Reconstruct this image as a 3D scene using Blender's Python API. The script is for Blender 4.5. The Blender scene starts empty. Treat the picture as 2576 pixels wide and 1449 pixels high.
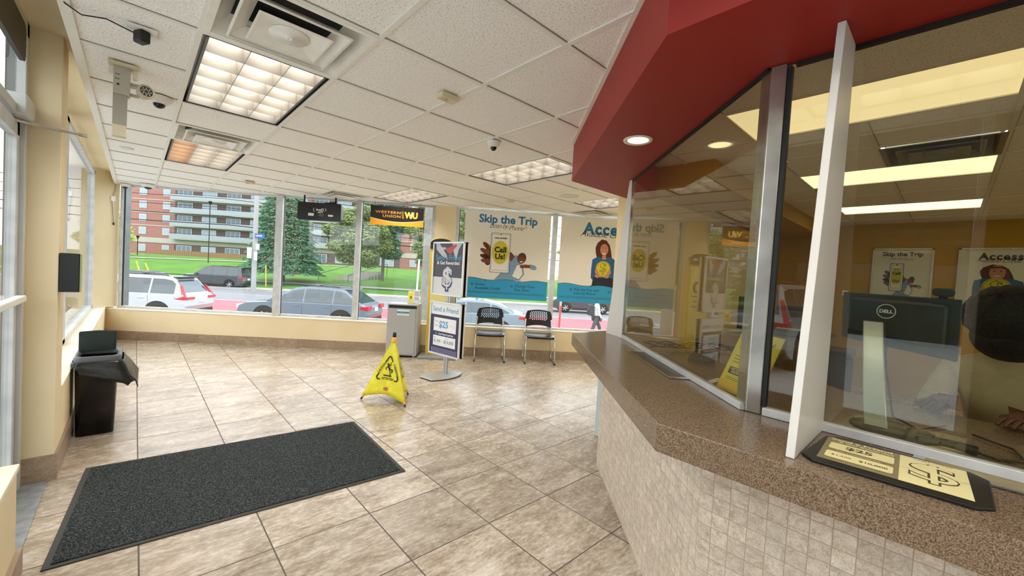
import bpy, bmesh, math, random
from mathutils import Vector, Matrix
random.seed(7)
C = bpy.context.scene.collection
SC = bpy.context.scene

# ------------------------------------------------------------------ camera, world, exposure
CAMH = 1.382
cam_d = bpy.data.cameras.new('camera'); cam = bpy.data.objects.new('camera', cam_d); C.objects.link(cam)
cam_d.sensor_width = 36.0; cam_d.lens = 1021.86 / 2576 * 36.0; cam_d.clip_start = 0.02; cam_d.clip_end = 600
RT = Vector((0.73230449, -0.67816489, 0.05934296)); DN = Vector((0.02133693, -0.06423778, -0.9977058)); FW = Vector((0.6804211, 0.73189063, -0.0325815))
mw = Matrix.Identity(4)
for i in range(3):
    mw[i][0] = RT[i]; mw[i][1] = -DN[i]; mw[i][2] = -FW[i]
mw[2][3] = CAMH
cam.matrix_world = mw
SC.camera = cam
SC.view_settings.view_transform = 'Standard'; SC.view_settings.look = 'None'
SC.view_settings.gamma = 1.0; SC.view_settings.use_curve_mapping = False
SC.view_settings.exposure = 0.68
try:
    SC.cycles.max_bounces = 10; SC.cycles.diffuse_bounces = 6; SC.cycles.glossy_bounces = 4
    SC.cycles.transparent_max_bounces = 16; SC.cycles.caustics_reflective = False; SC.cycles.sample_clamp_indirect = 6.0
    SC.cycles.use_denoising = True
except Exception:
    pass
wd = bpy.data.worlds.new('sky'); SC.world = wd; wd.use_nodes = True
nt = wd.node_tree; bg = nt.nodes['Background']
tc = nt.nodes.new('ShaderNodeTexCoord'); mp = nt.nodes.new('ShaderNodeMapping'); mp.inputs['Scale'].default_value = (1, 1, 2.5)
nz = nt.nodes.new('ShaderNodeTexNoise'); nz.inputs['Scale'].default_value = 2.2; nz.inputs['Detail'].default_value = 5
rp = nt.nodes.new('ShaderNodeValToRGB'); rp.color_ramp.elements[0].color = (0.80, 0.88, 0.97, 1); rp.color_ramp.elements[1].color = (1, 1, 1, 1)
rp.color_ramp.elements[0].position = .3; rp.color_ramp.elements[1].position = .65
nt.links.new(tc.outputs['Generated'], mp.inputs[0]); nt.links.new(mp.outputs[0], nz.inputs['Vector']); nt.links.new(nz.outputs['Fac'], rp.inputs[0]); nt.links.new(rp.outputs[0], bg.inputs['Color'])
bg.inputs['Strength'].default_value = 2.2
LAMP = 12.5        # radiance of the troffer lamps behind the louvres
PANEL = 1.75      # radiance of the teller room diffusers

# ------------------------------------------------------------------ materials
def lin(c):
    if isinstance(c, str): c = tuple(int(c[i:i+2], 16) for i in (0, 2, 4))
    return tuple(((v/255)/12.92 if v/255 <= .04045 else ((v/255+.055)/1.055)**2.4) for v in c) + (1.0,)
MT = {}
def mat(name, col, rough=.5, metal=0., emit=0., spec=.5, noise=None, coat=0., bump=None):
    """noise = (scale, other colour, detail, sharpness)"""
    if name in MT: return MT[name]
    m = bpy.data.materials.new(name); m.use_nodes = True; n = m.node_tree; b = n.nodes['Principled BSDF']
    b.inputs['Base Color'].default_value = lin(col); b.inputs['Roughness'].default_value = rough; b.inputs['Metallic'].default_value = metal
    b.inputs['Specular IOR Level'].default_value = spec; b.inputs['Coat Weight'].default_value = coat
    if emit: b.inputs['Emission Color'].default_value = lin(col); b.inputs['Emission Strength'].default_value = emit
    if noise or bump:
        t = n.nodes.new('ShaderNodeTexCoord')
    if noise:
        z = n.nodes.new('ShaderNodeTexNoise'); z.inputs['Scale'].default_value = noise[0]; z.inputs['Detail'].default_value = noise[2] if len(noise) > 2 else 4
        n.links.new(t.outputs['Object'], z.inputs['Vector']); r = n.nodes.new('ShaderNodeValToRGB'); w = noise[3] if len(noise) > 3 else .15
        r.color_ramp.elements[0].position = .5-w; r.color_ramp.elements[1].position = .5+w
        r.color_ramp.elements[0].color = lin(noise[1]); r.color_ramp.elements[1].color = lin(col)
        n.links.new(z.outputs['Fac'], r.inputs[0]); n.links.new(r.outputs[0], b.inputs['Base Color'])
    if bump:
        z = n.nodes.new('ShaderNodeTexNoise'); z.inputs['Scale'].default_value = bump[0]; z.inputs['Detail'].default_value = 4
        n.links.new(t.outputs['Object'], z.inputs['Vector']); u = n.nodes.new('ShaderNodeBump'); u.inputs['Strength'].default_value = bump[1]; u.inputs['Distance'].default_value = bump[2]
        n.links.new(z.outputs['Fac'], u.inputs['Height']); n.links.new(u.outputs[0], b.inputs['Normal'])
    MT[name] = m; return m

class NT:      # tiny node helper
    def __init__(s, name):
        s.m = bpy.data.materials.new(name); s.m.use_nodes = True; s.n = s.m.node_tree; s.b = s.n.nodes['Principled BSDF']; MT[name] = s.m
    def node(s, t, **kw):
        x = s.n.nodes.new(t)
        for k, v in kw.items(): setattr(x, k, v)
        return x
    def link(s, a, b): s.n.links.new(a, b)
    def math(s, op, a, b=None):
        x = s.node('ShaderNodeMath', operation=op)
        for i, v in enumerate((a, b)):
            if v is None: continue
            if isinstance(v, (int, float)): x.inputs[i].default_value = v
            else: s.link(v, x.inputs[i])
        return x.outputs[0]
    def mix(s, f, a, b, mode='MIX'):
        x = s.node('ShaderNodeMix', data_type='RGBA', blend_type=mode)
        for k, v in ((0, f), (6, a), (7, b)):
            if isinstance(v, (int, float)): x.inputs[k].default_value = v
            elif isinstance(v, tuple): x.inputs[k].default_value = v
            else: s.link(v, x.inputs[k])
        return x.outputs[2]
    def noise(s, vec, scale, detail=4, rough=.55):
        z = s.node('ShaderNodeTexNoise'); z.inputs['Scale'].default_value = scale; z.inputs['Detail'].default_value = detail; z.inputs['Roughness'].default_value = rough
        s.link(vec, z.inputs['Vector']); return z.outputs['Fac']
    def ramp(s, f, stops):
        r = s.node('ShaderNodeValToRGB'); e = r.color_ramp.elements
        while len(e) < len(stops): e.new(.5)
        for k, (p, c) in enumerate(stops): e[k].position = p; e[k].color = lin(c)
        s.link(f, r.inputs[0]); return r.outputs[0]

def tile_mat(name, pitch, off, grout, gcol, stops, vein, rough=.3, use_uv=False, only_u=False, vary=.25, bumpd=.0015):
    """square stone tiles of the given pitch with grout lines, veined along the first axis"""
    q = NT(name); t = q.node('ShaderNodeTexCoord'); src = t.outputs['UV'] if use_uv else t.outputs['Object']
    sp = q.node('ShaderNodeSeparateXYZ'); q.link(src, sp.inputs[0])
    u = q.math('DIVIDE', q.math('SUBTRACT', sp.outputs[0], off[0]), pitch[0]); v = q.math('DIVIDE', q.math('SUBTRACT', sp.outputs[1], off[1]), pitch[1])
    fu, fv, iu, iv = q.math('FRACT', u), q.math('FRACT', v), q.math('FLOOR', u), q.math('FLOOR', v)
    eu = q.math('MULTIPLY', q.math('MINIMUM', fu, q.math('SUBTRACT', 1., fu)), pitch[0]); ev = q.math('MULTIPLY', q.math('MINIMUM', fv, q.math('SUBTRACT', 1., fv)), pitch[1])
    ed = eu if only_u else q.math('MINIMUM', eu, ev)
    g = q.math('LESS_THAN', ed, grout/2)
    cb = q.node('ShaderNodeCombineXYZ'); q.link(iu, cb.inputs[0]); q.link(iv, cb.inputs[1])
    wn = q.node('ShaderNodeTexWhiteNoise', noise_dimensions='3D'); q.link(cb.outputs[0], wn.inputs['Vector'])
    mpn = q.node('ShaderNodeMapping'); q.link(src, mpn.inputs[0]); mpn.inputs['Scale'].default_value = vein
    sc = q.node('ShaderNodeVectorMath', operation='SCALE'); q.link(wn.outputs['Color'], sc.inputs[0]); sc.inputs['Scale'].default_value = 7.0
    ad = q.node('ShaderNodeVectorMath', operation='ADD'); q.link(mpn.outputs[0], ad.inputs[0]); q.link(sc.outputs[0], ad.inputs[1])
    dz = q.node('ShaderNodeTexNoise'); dz.inputs['Scale'].default_value = 1.2; q.link(ad.outputs[0], dz.inputs['Vector'])
    ad2 = q.node('ShaderNodeVectorMath', operation='ADD'); q.link(ad.outputs[0], ad2.inputs[0]); q.link(dz.outputs['Color'], ad2.inputs[1])
    col = q.ramp(q.noise(ad2.outputs[0], 2.4, 9, .7), stops)
    fine = q.noise(ad.outputs[0], 16, 4, .7)
    col = q.mix(.35, col, q.ramp(fine, [(.35, stops[0][1]), (.6, stops[-1][1])]))
    val = q.math('ADD', q.math('MULTIPLY', wn.outputs['Value'], vary), 1 - vary/2)
    hs = q.node('ShaderNodeHueSaturation'); q.link(val, hs.inputs['Value']); q.link(col, hs.inputs['Color'])
    q.link(q.mix(g, hs.outputs[0], lin(gcol)), q.b.inputs['Base Color'])
    q.link(q.math('ADD', q.math('MULTIPLY', g, .4), q.math('ADD', rough, q.math('MULTIPLY', fine, .12))), q.b.inputs['Roughness'])
    bp = q.node('ShaderNodeBump'); bp.inputs['Strength'].default_value = .6; bp.inputs['Distance'].default_value = bumpd
    q.link(q.math('SUBTRACT', q.math('MULTIPLY', fine, .3), g), bp.inputs['Height']); q.link(bp.outputs[0], q.b.inputs['Normal'])
    return q.m

def glass_mat(name, tint=(1, 1, 1), r0=.05, rough=0.):
    q = NT(name); n = q.n; n.nodes.remove(q.b)
    geo = q.node('ShaderNodeNewGeometry'); d = q.node('ShaderNodeVectorMath', operation='DOT_PRODUCT')
    q.link(geo.outputs['Incoming'], d.inputs[0]); q.link(geo.outputs['Normal'], d.inputs[1])
    c = q.math('SUBTRACT', 1., q.math('ABSOLUTE', d.outputs['Value'])); f = q.math('ADD', q.math('MULTIPLY', q.math('POWER', c, 5.), 1-r0), r0)
    tr = q.node('ShaderNodeBsdfTransparent'); tr.inputs[0].default_value = tint + (1,)
    gl = q.node('ShaderNodeBsdfGlossy'); gl.inputs['Roughness'].default_value = rough
    mx = q.node('ShaderNodeMixShader'); q.link(f, mx.inputs[0]); q.link(tr.outputs[0], mx.inputs[1]); q.link(gl.outputs[0], mx.inputs[2])
    q.link(mx.outputs[0], n.nodes['Material Output'].inputs[0]); return q.m

FLOOR = tile_mat('floor_stone_tile', (.476, .476), (.5156, 2.1272), .0065, '574b44', [(.32, '715f4d'), (.43, '9c8a75'), (.54, 'b7a896'), (.65, 'd5cabc')], (1.6, 3.8, 1), .2)
BASE = tile_mat('baseboard_stone_tile', (.305, .2), (0, -.08), .004, '8a7a66', [(.25, '7e6a54'), (.5, '9c8872'), (.75, 'b9a68f')], (4, 5, 1), .35, use_uv=True, only_u=True)
MOSAIC = tile_mat('counter_mosaic_tile', (.0525, .0525), (0, 0), .0024, 'b5a18c', [(.33, 'a28f79'), (.45, 'cbbca8'), (.56, 'ded3c3'), (.68, 'efe8dd')], (14, 14, 1), .32, use_uv=True, vary=.2, bumpd=.0008)

def ceiling_mat():
    q = NT('ceiling_fissured_tile'); t = q.node('ShaderNodeTexCoord'); s = t.outputs['Object']
    a = q.noise(s, 130, 3, .6); b2 = q.noise(s, 1.3, 2)
    col = q.ramp(a, [(.33, 'b3ac9f'), (.42, 'efece6'), (.6, 'fbfaf6')])
    q.link(q.mix(q.math('MULTIPLY', b2, .3), col, lin('f3eee2')), q.b.inputs['Base Color']); q.b.inputs['Roughness'].default_value = .9
    bp = q.node('ShaderNodeBump'); bp.inputs['Strength'].default_value = .5; bp.inputs['Distance'].default_value = .002; q.link(a, bp.inputs['Height']); q.link(bp.outputs[0], q.b.inputs['Normal'])
    return q.m
CEIL = ceiling_mat()
def laminate_mat():
    q = NT('counter_speckled_laminate'); s = q.node('ShaderNodeTexCoord').outputs['Object']
    a = q.noise(s, 330, 3, .65); b2 = q.noise(s, 110, 3, .6)
    col = q.mix(.35, q.ramp(a, [(.36, '3b2a1a'), (.47, '715b46'), (.6, 'a3917d')]), q.ramp(b2, [(.4, '4e3a28'), (.6, '85705a')]))
    q.link(col, q.b.inputs['Base Color']); q.b.inputs['Roughness'].default_value = .2; return q.m
LAM = laminate_mat()
def carpet_mat():
    q = NT('mat_charcoal_pile'); s = q.node('ShaderNodeTexCoord').outputs['Object']
    a = q.noise(s, 150, 3, .75); b2 = q.noise(s, 4, 4, .6)
    col = q.mix(q.math('MULTIPLY', b2, .25), q.ramp(a, [(.36, '0c0d0e'), (.5, '2f3233'), (.66, '6b6f70')]), lin('20302a'))
    q.link(col, q.b.inputs['Base Color']); q.b.inputs['Roughness'].default_value = .95; q.b.inputs['Specular IOR Level'].default_value = .1
    bp = q.node('ShaderNodeBump'); bp.inputs['Strength'].default_value = 1; bp.inputs['Distance'].default_value = .004; q.link(a, bp.inputs['Height']); q.link(bp.outputs[0], q.b.inputs['Normal']); return q.m
CARPET = carpet_mat()

BEIGE = mat('wall_paint_beige', 'ecdcb8', .7, noise=(1.5, 'e5d3aa'), bump=(220, .25, .001))
CREAM = mat('sill_paint_cream', 'f3ecd8', .55)
GOLD = mat('wall_paint_gold', 'b48e17', .7, bump=(200, .2, .001))
TELC = mat('partition_paint_cream', 'e6d3a0', .7)
REDP = mat('bulkhead_paint_red', '982119', .55, bump=(150, .15, .001))
WHITE = mat('grid_white_enamel', 'e9e6db', .5)
ALU = mat('frame_aluminium', 'd6d8d8', .4, .15, noise=(9, 'c4c6c7'))
ALUW = mat('frame_grey_enamel', 'c9ccca', .45, .2)
DARK = mat('gasket_black', '0f1012', .6)
BLACK = mat('plastic_black', '121212', .45)
BLACKG = mat('plastic_black_gloss', '0a0a0b', .25)
CHROME = mat('chrome_steel', 'd8d8d8', .15, 1.)
GREYL = mat('laminate_grey', 'b9bbbd', .5)
WHITEP = mat('plastic_white', 'e9e7e1', .45)
FINW = mat('fin_white_acrylic', 'dedcd6', .35)
PAPER = mat('paper_white', 'f2f1ec', .6)
GLASS = glass_mat('window_glass', (.97, .985, .98), .035)
TGLASS = glass_mat('teller_screen_glass', (.90, .90, .82), .066)

# ------------------------------------------------------------------ mesh builder
ORI = {}
class MB:
    def __init__(s, M=None): s.v = []; s.f = []; s.mi = []; s.uv = {}; s.M = M; s.sm = set()
    def add(s, vs, fs, mi=0, uv=None, smooth=False):
        o = len(s.v)
        for p in vs:
            p = Vector(p); s.v.append(s.M @ p if s.M else p)
        for k, f in enumerate(fs):
            if uv: s.uv[len(s.f)] = uv[k]
            if smooth: s.sm.add(len(s.f))
            s.f.append([o+i for i in f]); s.mi.append(mi)
        return s
    def box(s, a, b, mi=0):
        x0, y0, z0 = a; x1, y1, z1 = b
        return s.add([(x0, y0, z0), (x1, y0, z0), (x1, y1, z0), (x0, y1, z0), (x0, y0, z1), (x1, y0, z1), (x1, y1, z1), (x0, y1, z1)],
                     [(3, 2, 1, 0), (4, 5, 6, 7), (0, 1, 5, 4), (1, 2, 6, 5), (2, 3, 7, 6), (3, 0, 4, 7)], mi)
    def obox(s, o, du, dv, dw, mi=0):       # corner and three edge vectors
        o, du, dv, dw = Vector(o), Vector(du), Vector(dv), Vector(dw)
        vs = [o, o+du, o+du+dv, o+dv]; vs += [p+dw for p in vs]
        fs = [(3, 2, 1, 0), (4, 5, 6, 7), (0, 1, 5, 4), (1, 2, 6, 5), (2, 3, 7, 6), (3, 0, 4, 7)]
        if du.cross(dv).dot(dw) < 0: fs = [f[::-1] for f in fs]
        return s.add(vs, fs, mi)
    def prism(s, poly, z0, z1, mi=0, axis='z'):
        n = len(poly)
        def P(a, z): return (a[0], a[1], z) if axis == 'z' else ((a[0], z, a[1]) if axis == 'y' else (z, a[0], a[1]))
        ar = sum(poly[i][0]*poly[(i+1) % n][1]-poly[(i+1) % n][0]*poly[i][1] for i in range(n))
        if axis == 'y': ar = -ar
        if ar < 0: poly = poly[::-1]
        vs = [P(a, z0) for a in poly]+[P(a, z1) for a in poly]
        if z1 < z0: vs = vs[n:]+vs[:n]
        fs = [tuple(range(n))[::-1], tuple(range(n, 2*n))]+[(i, (i+1) % n, n+(i+1) % n, n+i) for i in range(n)]
        return s.add(vs, fs, mi)
    def tube(s, pts, r, n=8, mi=0, cap=True):
        pts = [Vector(p) for p in pts]; rs = r if isinstance(r, (list, tuple)) else [r]*len(pts); vs = []; fs = []; up = None
        for i, p in enumerate(pts):
            d = (pts[min(i+1, len(pts)-1)]-pts[max(i-1, 0)]).normalized()
            if up is None:
                up = Vector((0, 0, 1)) if abs(d.z) < .9 else Vector((1, 0, 0))
            a = d.cross(up).normalized(); b = d.cross(a).normalized(); up = -b
            up = a.cross(d).normalized()
            for k in range(n):
                t = 2*math.pi*k/n; vs.append(p+a*math.cos(t)*rs[i]+up*math.sin(t)*rs[i])
        for i in range(len(pts)-1):
            for k in range(n):
                fs.append((i*n+k, i*n+(k+1) % n, (i+1)*n+(k+1) % n, (i+1)*n+k))
        s.add(vs, fs, mi, smooth=True)
        if cap:
            m = len(pts)-1; s.add([vs[k] for k in range(n)], [tuple(range(n))[::-1]], mi); s.add([vs[m*n+k] for k in range(n)], [tuple(range(n))], mi)
        return s
    def lathe(s, prof, c=(0, 0, 0), n=24, mi=0, flip=False):
        vs = []; fs = []
        for r, z in prof:
            for k in range(n):
                t = 2*math.pi*k/n; vs.append((c[0]+r*math.cos(t), c[1]+r*math.sin(t), c[2]+z))
        for i in range(len(prof)-1):
            for k in range(n): fs.append((i*n+k, i*n+(k+1) % n, (i+1)*n+(k+1) % n, (i+1)*n+k))
        if flip: fs = [f[::-1] for f in fs]
        return s.add(vs, fs, mi, smooth=True)
    def sphere(s, c, r, n=12, mi=0):
        sx, sy, sz = r if isinstance(r, tuple) else (r, r, r); vs = []; fs = []
        for i in range(n+1):
            ph = math.pi*i/n
            for k in range(2*n):
                t = math.pi*k/n; vs.append((c[0]+sx*math.sin(ph)*math.cos(t), c[1]+sy*math.sin(ph)*math.sin(t), c[2]-sz*math.cos(ph)))
        for i in range(n):
            for k in range(2*n): fs.append((i*2*n+k, i*2*n+(k+1) % (2*n), (i+1)*2*n+(k+1) % (2*n), (i+1)*2*n+k))
        return s.add(vs, fs, mi, smooth=True)
    def wallquad(s, a, b, z0, z1, u0=0, mi=0):   # vertical quad from a to b with metric UV
        L = (Vector(b[:2])-Vector(a[:2])).length
        return s.add([(a[0], a[1], z0), (b[0], b[1], z0), (b[0], b[1], z1), (a[0], a[1], z1)], [(0, 1, 2, 3)], mi, uv=[[(u0, z0), (u0+L, z0), (u0+L, z1), (u0, z1)]])
    def build(s, name, mats, parent=None, bevel=0, world=True, seg=2, origin=None, solid=0):
        if not isinstance(mats, (list, tuple)): mats = [mats]
        vs = s.v; off = Vector((0, 0, 0))
        if parent is not None:
            off = ORI.get(parent.name, Vector((0, 0, 0))) if world else Vector((0, 0, 0)); here = off
        elif origin is not None: off = Vector(origin)
        elif vs:
            off = Vector(((min(p.x for p in vs)+max(p.x for p in vs))/2, (min(p.y for p in vs)+max(p.y for p in vs))/2, min(p.z for p in vs)))
        m = bpy.data.meshes.new(name); m.from_pydata([p-off for p in vs], [], s.f)
        for x in mats: m.materials.append(x)
        for k, p in enumerate(m.polygons):
            p.material_index = s.mi[k]; p.use_smooth = k in s.sm
        if s.uv:
            L = m.uv_layers.new(name='UVMap')
            for k, p in enumerate(m.polygons):
                if k in s.uv:
                    for j, li in enumerate(p.loop_indices): L.data[li].uv = s.uv[k][j]
        o = bpy.data.objects.new(name, m); C.objects.link(o)
        if parent is not None: o.parent = parent; ORI[o.name] = off if world else Vector((0, 0, 0))
        else: o.location = off; ORI[o.name] = off
        if solid:
            q = o.modifiers.new('solid', 'SOLIDIFY'); q.thickness = solid; q.offset = 0
        if bevel:
            q = o.modifiers.new('bevel', 'BEVEL'); q.width = bevel; q.segments = seg; q.limit_method = 'ANGLE'; q.angle_limit = .6
        return o
def tag(o, label=None, cat=None, group=None, kind=None):
    if label: o['label'] = label
    if cat: o['category'] = cat
    if group: o['group'] = group
    if kind: o['kind'] = kind
    return o
def thing(name, label, cat, loc=(0, 0, 0), group=None):
    o = bpy.data.objects.new(name, None); o.empty_display_size = .1; C.objects.link(o); o.location = loc; ORI[o.name] = Vector(loc)
    return tag(o, label, cat, group)
def struct(mb, name, mats, label=None, **k): return tag(mb.build(name, mats, **k), label, kind='structure')
def copy_tree(o, parent=None):
    c = o.copy(); C.objects.link(c); c.parent = parent; ORI[c.name] = ORI.get(o.name, Vector((0, 0, 0)))
    if parent is not None and 'group' in c: pass
    for ch in list(o.children): copy_tree(ch, c)
    return c
def arc(cx, cy, r, a0, a1, n=8, ry=None):
    return [(cx+r*math.cos(math.radians(a0+(a1-a0)*k/n)), cy+(ry or r)*math.sin(math.radians(a0+(a1-a0)*k/n))) for k in range(n+1)]
def rrect(x0, y0, x1, y1, r, n=4):
    return arc(x1-r, y0+r, r, -90, 0, n)+arc(x1-r, y1-r, r, 0, 90, n)+arc(x0+r, y1-r, r, 90, 180, n)+arc(x0+r, y0+r, r, 180, 270, n)

# text to flat mesh ------------------------------------------------
_TX = {}
def text_mesh(s, bold=0., shear=0., space=1.):
    k = (s, bold, shear, space)
    if k in _TX: return _TX[k]
    c = bpy.data.curves.new('t', 'FONT'); c.body = s; c.size = 1; c.offset = bold; c.shear = shear; c.space_character = space; c.resolution_u = 3
    o = bpy.data.objects.new('t', c); C.objects.link(o); bpy.context.view_layer.update()
    m = o.to_mesh(); vs = [v.co.copy() for v in m.vertices]; fs = [tuple(p.vertices) for p in m.polygons]
    o.to_mesh_clear(); bpy.data.objects.remove(o); bpy.data.curves.remove(c)
    if vs:
        x0 = min(v.x for v in vs); x1 = max(v.x for v in vs); y0 = min(v.y for v in vs); y1 = max(v.y for v in vs)
    else: x0 = x1 = y0 = y1 = 0
    _TX[k] = (vs, fs, x0, x1, y0, y1); return _TX[k]
class Sheet:
    """flat print on a panel: (0,0) bottom left, u right, v up, in metres"""
    def __init__(s, o, u, v, mats):
        s.o, s.u, s.v = Vector(o), Vector(u).normalized(), Vector(v).normalized(); s.n = s.u.cross(s.v).normalized(); s.mb = MB(); s.L = 0; s.mats = mats; s.keys = list(mats)
    def P(s, x, y, l): return s.o+s.u*x+s.v*y+s.n*(.0004*(l+1))
    def poly(s, pts, m, l=0): s.mb.add([s.P(x, y, l) for x, y in pts], [tuple(range(len(pts)))], s.keys.index(m)); return s
    def rect(s, x0, y0, x1, y1, m, l=0): return s.poly([(x0, y0), (x1, y0), (x1, y1), (x0, y1)], m, l)
    def disc(s, cx, cy, r, m, l=0, ry=None, rot=0):
        n = 28; c, d = math.cos(rot), math.sin(rot); ry = ry or r
        return s.poly([(cx+r*math.cos(a)*c-ry*math.sin(a)*d, cy+r*math.cos(a)*d+ry*math.sin(a)*c) for a in [2*math.pi*k/n for k in range(n)]], m, l)
    def line(s, pts, w, m, l=0):
        for (a, b), (c, d) in zip(pts, pts[1:]):
            L = math.hypot(c-a, d-b) or 1e-6; nx, ny = -(d-b)/L*w/2, (c-a)/L*w/2; ex, ey = (c-a)/L*w*.3, (d-b)/L*w*.3
            s.poly([(a-nx-ex, b-ny-ey), (c-nx+ex, d-ny+ey), (c+nx+ex, d+ny+ey), (a+nx-ex, b+ny-ey)], m, l)
        return s
    def text(s, t, cx, cy, w=None, h=None, m='k', l=1, bold=0., shear=0., align='c', rot=0., mirror=False, space=1.):
        vs, fs, x0, x1, y0, y1 = text_mesh(t, bold, shear, space)
        if not vs: return s
        if h is None: k = w/(x1-x0); ky = k
        elif w is None: k = ky = h/(y1-y0)
        else: k = w/(x1-x0); ky = h/(y1-y0)
        ax = {'c': (x0+x1)/2, 'l': x0, 'r': x1}[align]; c, d = math.cos(rot), math.sin(rot); out = []
        for p in vs:
            X, Y = (p.x-ax)*k, (p.y-(y0+y1)/2)*ky
            if mirror: X = -X
            out.append(s.P(cx+X*c-Y*d, cy+X*d+Y*c, l))
        s.mb.add(out, [f[::-1] for f in fs] if mirror else fs, s.keys.index(m)); return s
    def build(s, name, parent, **k): return s.mb.build(name, [s.mats[x] for x in s.keys], parent, **k)

def ink(c, r=.5): return mat('ink_'+c, c, r)

# ------------------------------------------------------------------ plan helpers
AN = math.radians(39.3)
NV = Vector((math.sin(AN), math.cos(AN), 0)); TV = Vector((math.cos(AN), -math.sin(AN), 0)); ZV = Vector((0, 0, 1))
def W(u, d, z=0.): return TV*u+NV*d+ZV*z            # frame of the street wall: u along it, d out from the room
CZ = 2.44; SOF = 2.154; CT = .947
def wbox(mb, u0, u1, d0, d1, z0, z1, mi=0): return mb.obox(W(u0, d0, z0), TV*(u1-u0), NV*(d1-d0), ZV*(z1-z0), mi)
def ray(x, y): v = RT*((x-1288)/1021.86)+DN*((y-724.5)/1021.86)+FW; return v
def on_d(x, y, d):
    v = ray(x, y); k = d/(v.x*NV.x+v.y*NV.y); p = v*k; return (p.x*TV.x+p.y*TV.y, p.z+CAMH)
def on_z(x, y, z): v = ray(x, y); k = (z-CAMH)/v.z; return Vector((v.x*k, v.y*k, z))

# ------------------------------------------------------------------ setting: floor, walls, windows
struct(MB().add([(-.52, -4.2, 0), (8.3, -4.2, 0), (8.3, 2.3, 0), W(-6.15, 6.95), ], [(0, 1, 2, 3)]), 'floor', FLOOR, 'beige veined stone floor tiles', origin=(0, 0, 0))
# left side: near low wall, doorway, column, far low wall
struct(MB().box((-.52, -4.2, 0), (-.34, 2.57, .455)), 'wall_left', BEIGE, 'low beige wall beside the entrance door', bevel=.004)
struct(MB().box((-.53, -4.2, .455), (-.333, 2.578, .478)), 'trim_1', CREAM, 'cream sill on the low wall by the door', bevel=.004)
struct(MB().prism([(-.329, 3.80), (-.329, 8.985), (-.52, 9.22), (-.52, 3.80)], 0, .495), 'wall_left', BEIGE, 'low beige wall under the left window')
struct(MB().prism([(-.325, 3.80), (-.325, 8.985), (-.52, 9.22), (-.52, 3.80)], .495, .508), 'trim_2', CREAM, 'cream window ledge above the waste bin', bevel=.003)
struct(MB().box((-.53, 3.56, 0), (-.329, 3.80, 2.61)), 'wall_column', BEIGE, 'beige square column beside the entrance door', bevel=.004)
m = MB()
m.wallquad((-.463, 3.547), (-.316, 3.547), 0, .155, .1); m.wallquad((-.316, 3.547), (-.316, 8.96), 0, .155, .05)
m.add([(-.463, 3.547, .155), (-.316, 3.547, .155), (-.316, 3.565, .155), (-.463, 3.565, .155), (-.316, 8.96, .155), (-.33, 8.96, .155), (-.33, 3.565, .155)], [(0, 1, 2, 3), (2, 4, 5, 6)], 0,
      uv=[[(0, .1)]*4, [(.4, .1)]*4])
struct(m, 'baseboard_left', BASE, 'stone tile baseboard along the left wall')
m = MB(); m.wallquad((-.322, 2.585), (-.322, -4.2), 0, .115, 0); m.wallquad((-.5, 2.585), (-.322, 2.585), 0, .115, 0)
m.add([(-.322, 2.585, .115), (-.322, -4.2, .115), (-.342, -4.2, .115), (-.342, 2.585, .115)], [(0, 1, 2, 3)], 0, uv=[[(.3, .1)]*4])
struct(m, 'baseboard_left', BASE, 'stone tile baseboard on the low wall by the door')
# soffit pocket above the left glazing
m = MB(); m.box((-.53, -4.2, 2.60), (-.262, 9.35, 2.66)); m.box((-.268, -4.2, 2.446), (-.262, 9.3, 2.60)); struct(m, 'wall_soffit', BEIGE, 'beige soffit above the left glazing')
struct(MB().box((-.27, -4.2, 2.436), (-.23, 9.17, 2.446)), 'trim_3', WHITE, 'white angle trim along the ceiling edge')
struct(MB().prism([(-.47, 8.76), (-.20, 9.05), (-.30, 9.20), (-.62, 8.95)], .50, 2.60), 'wall_corner', BEIGE, 'beige splayed wall in the far left corner')
# far left window
def xwin(y0, y1, x, z0, z1, mull, name, lab, w=.05):
    m = MB(); m.box((x-.05, y0, z0), (x+.015, y1, z0+.045)); m.box((x-.05, y0, z1-.05), (x+.015, y1, z1))
    m.box((x-.05, y0, z0), (x+.015, y0+w, z1)); m.box((x-.05, y1-w, z0), (x+.015, y1, z1))
    g = MB()
    for y in mull: m.box((x-.05, y-w/2, z0), (x+.015, y+w/2, z1)); g.box((x-.052, y+w/2, z0), (x-.02, y+w/2+.01, z1))
    o = struct(m, name, ALU, lab, bevel=.002); g2 = o
    if mull: g.build('gasket', DARK, o)
    ys = [y0+w]+[v for y in mull for v in (y-w/2, y+w/2)]+[y1-w]
    for a, b in zip(ys[::2], ys[1::2]): MB().box((x-.03, a, z0+.045), (x-.024, b, z1-.05)).build('pane', GLASS, o)
    return o
xwin(3.80, 8.84, -.478, .508, 2.56, [5.45], 'window_1', 'tall aluminium window beyond the column', .16)
xwin(-4.2, -.95, -.478, .478, 2.60, [-2.6], 'window_5', 'added unseen aluminium window letting in daylight behind the viewer', .05)  # unseen glazing, added for more daylight on the ceiling
struct(MB().box((-.52, -.95, .478), (-.44, -.12, 2.6)), 'wall_left', mat('panel_dark_brown', '15120f', .7), 'added dark brown panel behind the viewer for dark glass reflections')  # added dark surface, keeps the straight teller glass from reflecting brightly
xwin(-.12, 2.57, -.478, .478, 2.60, [1.4], 'window_2', 'aluminium shop window before the door', .05)
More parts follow.
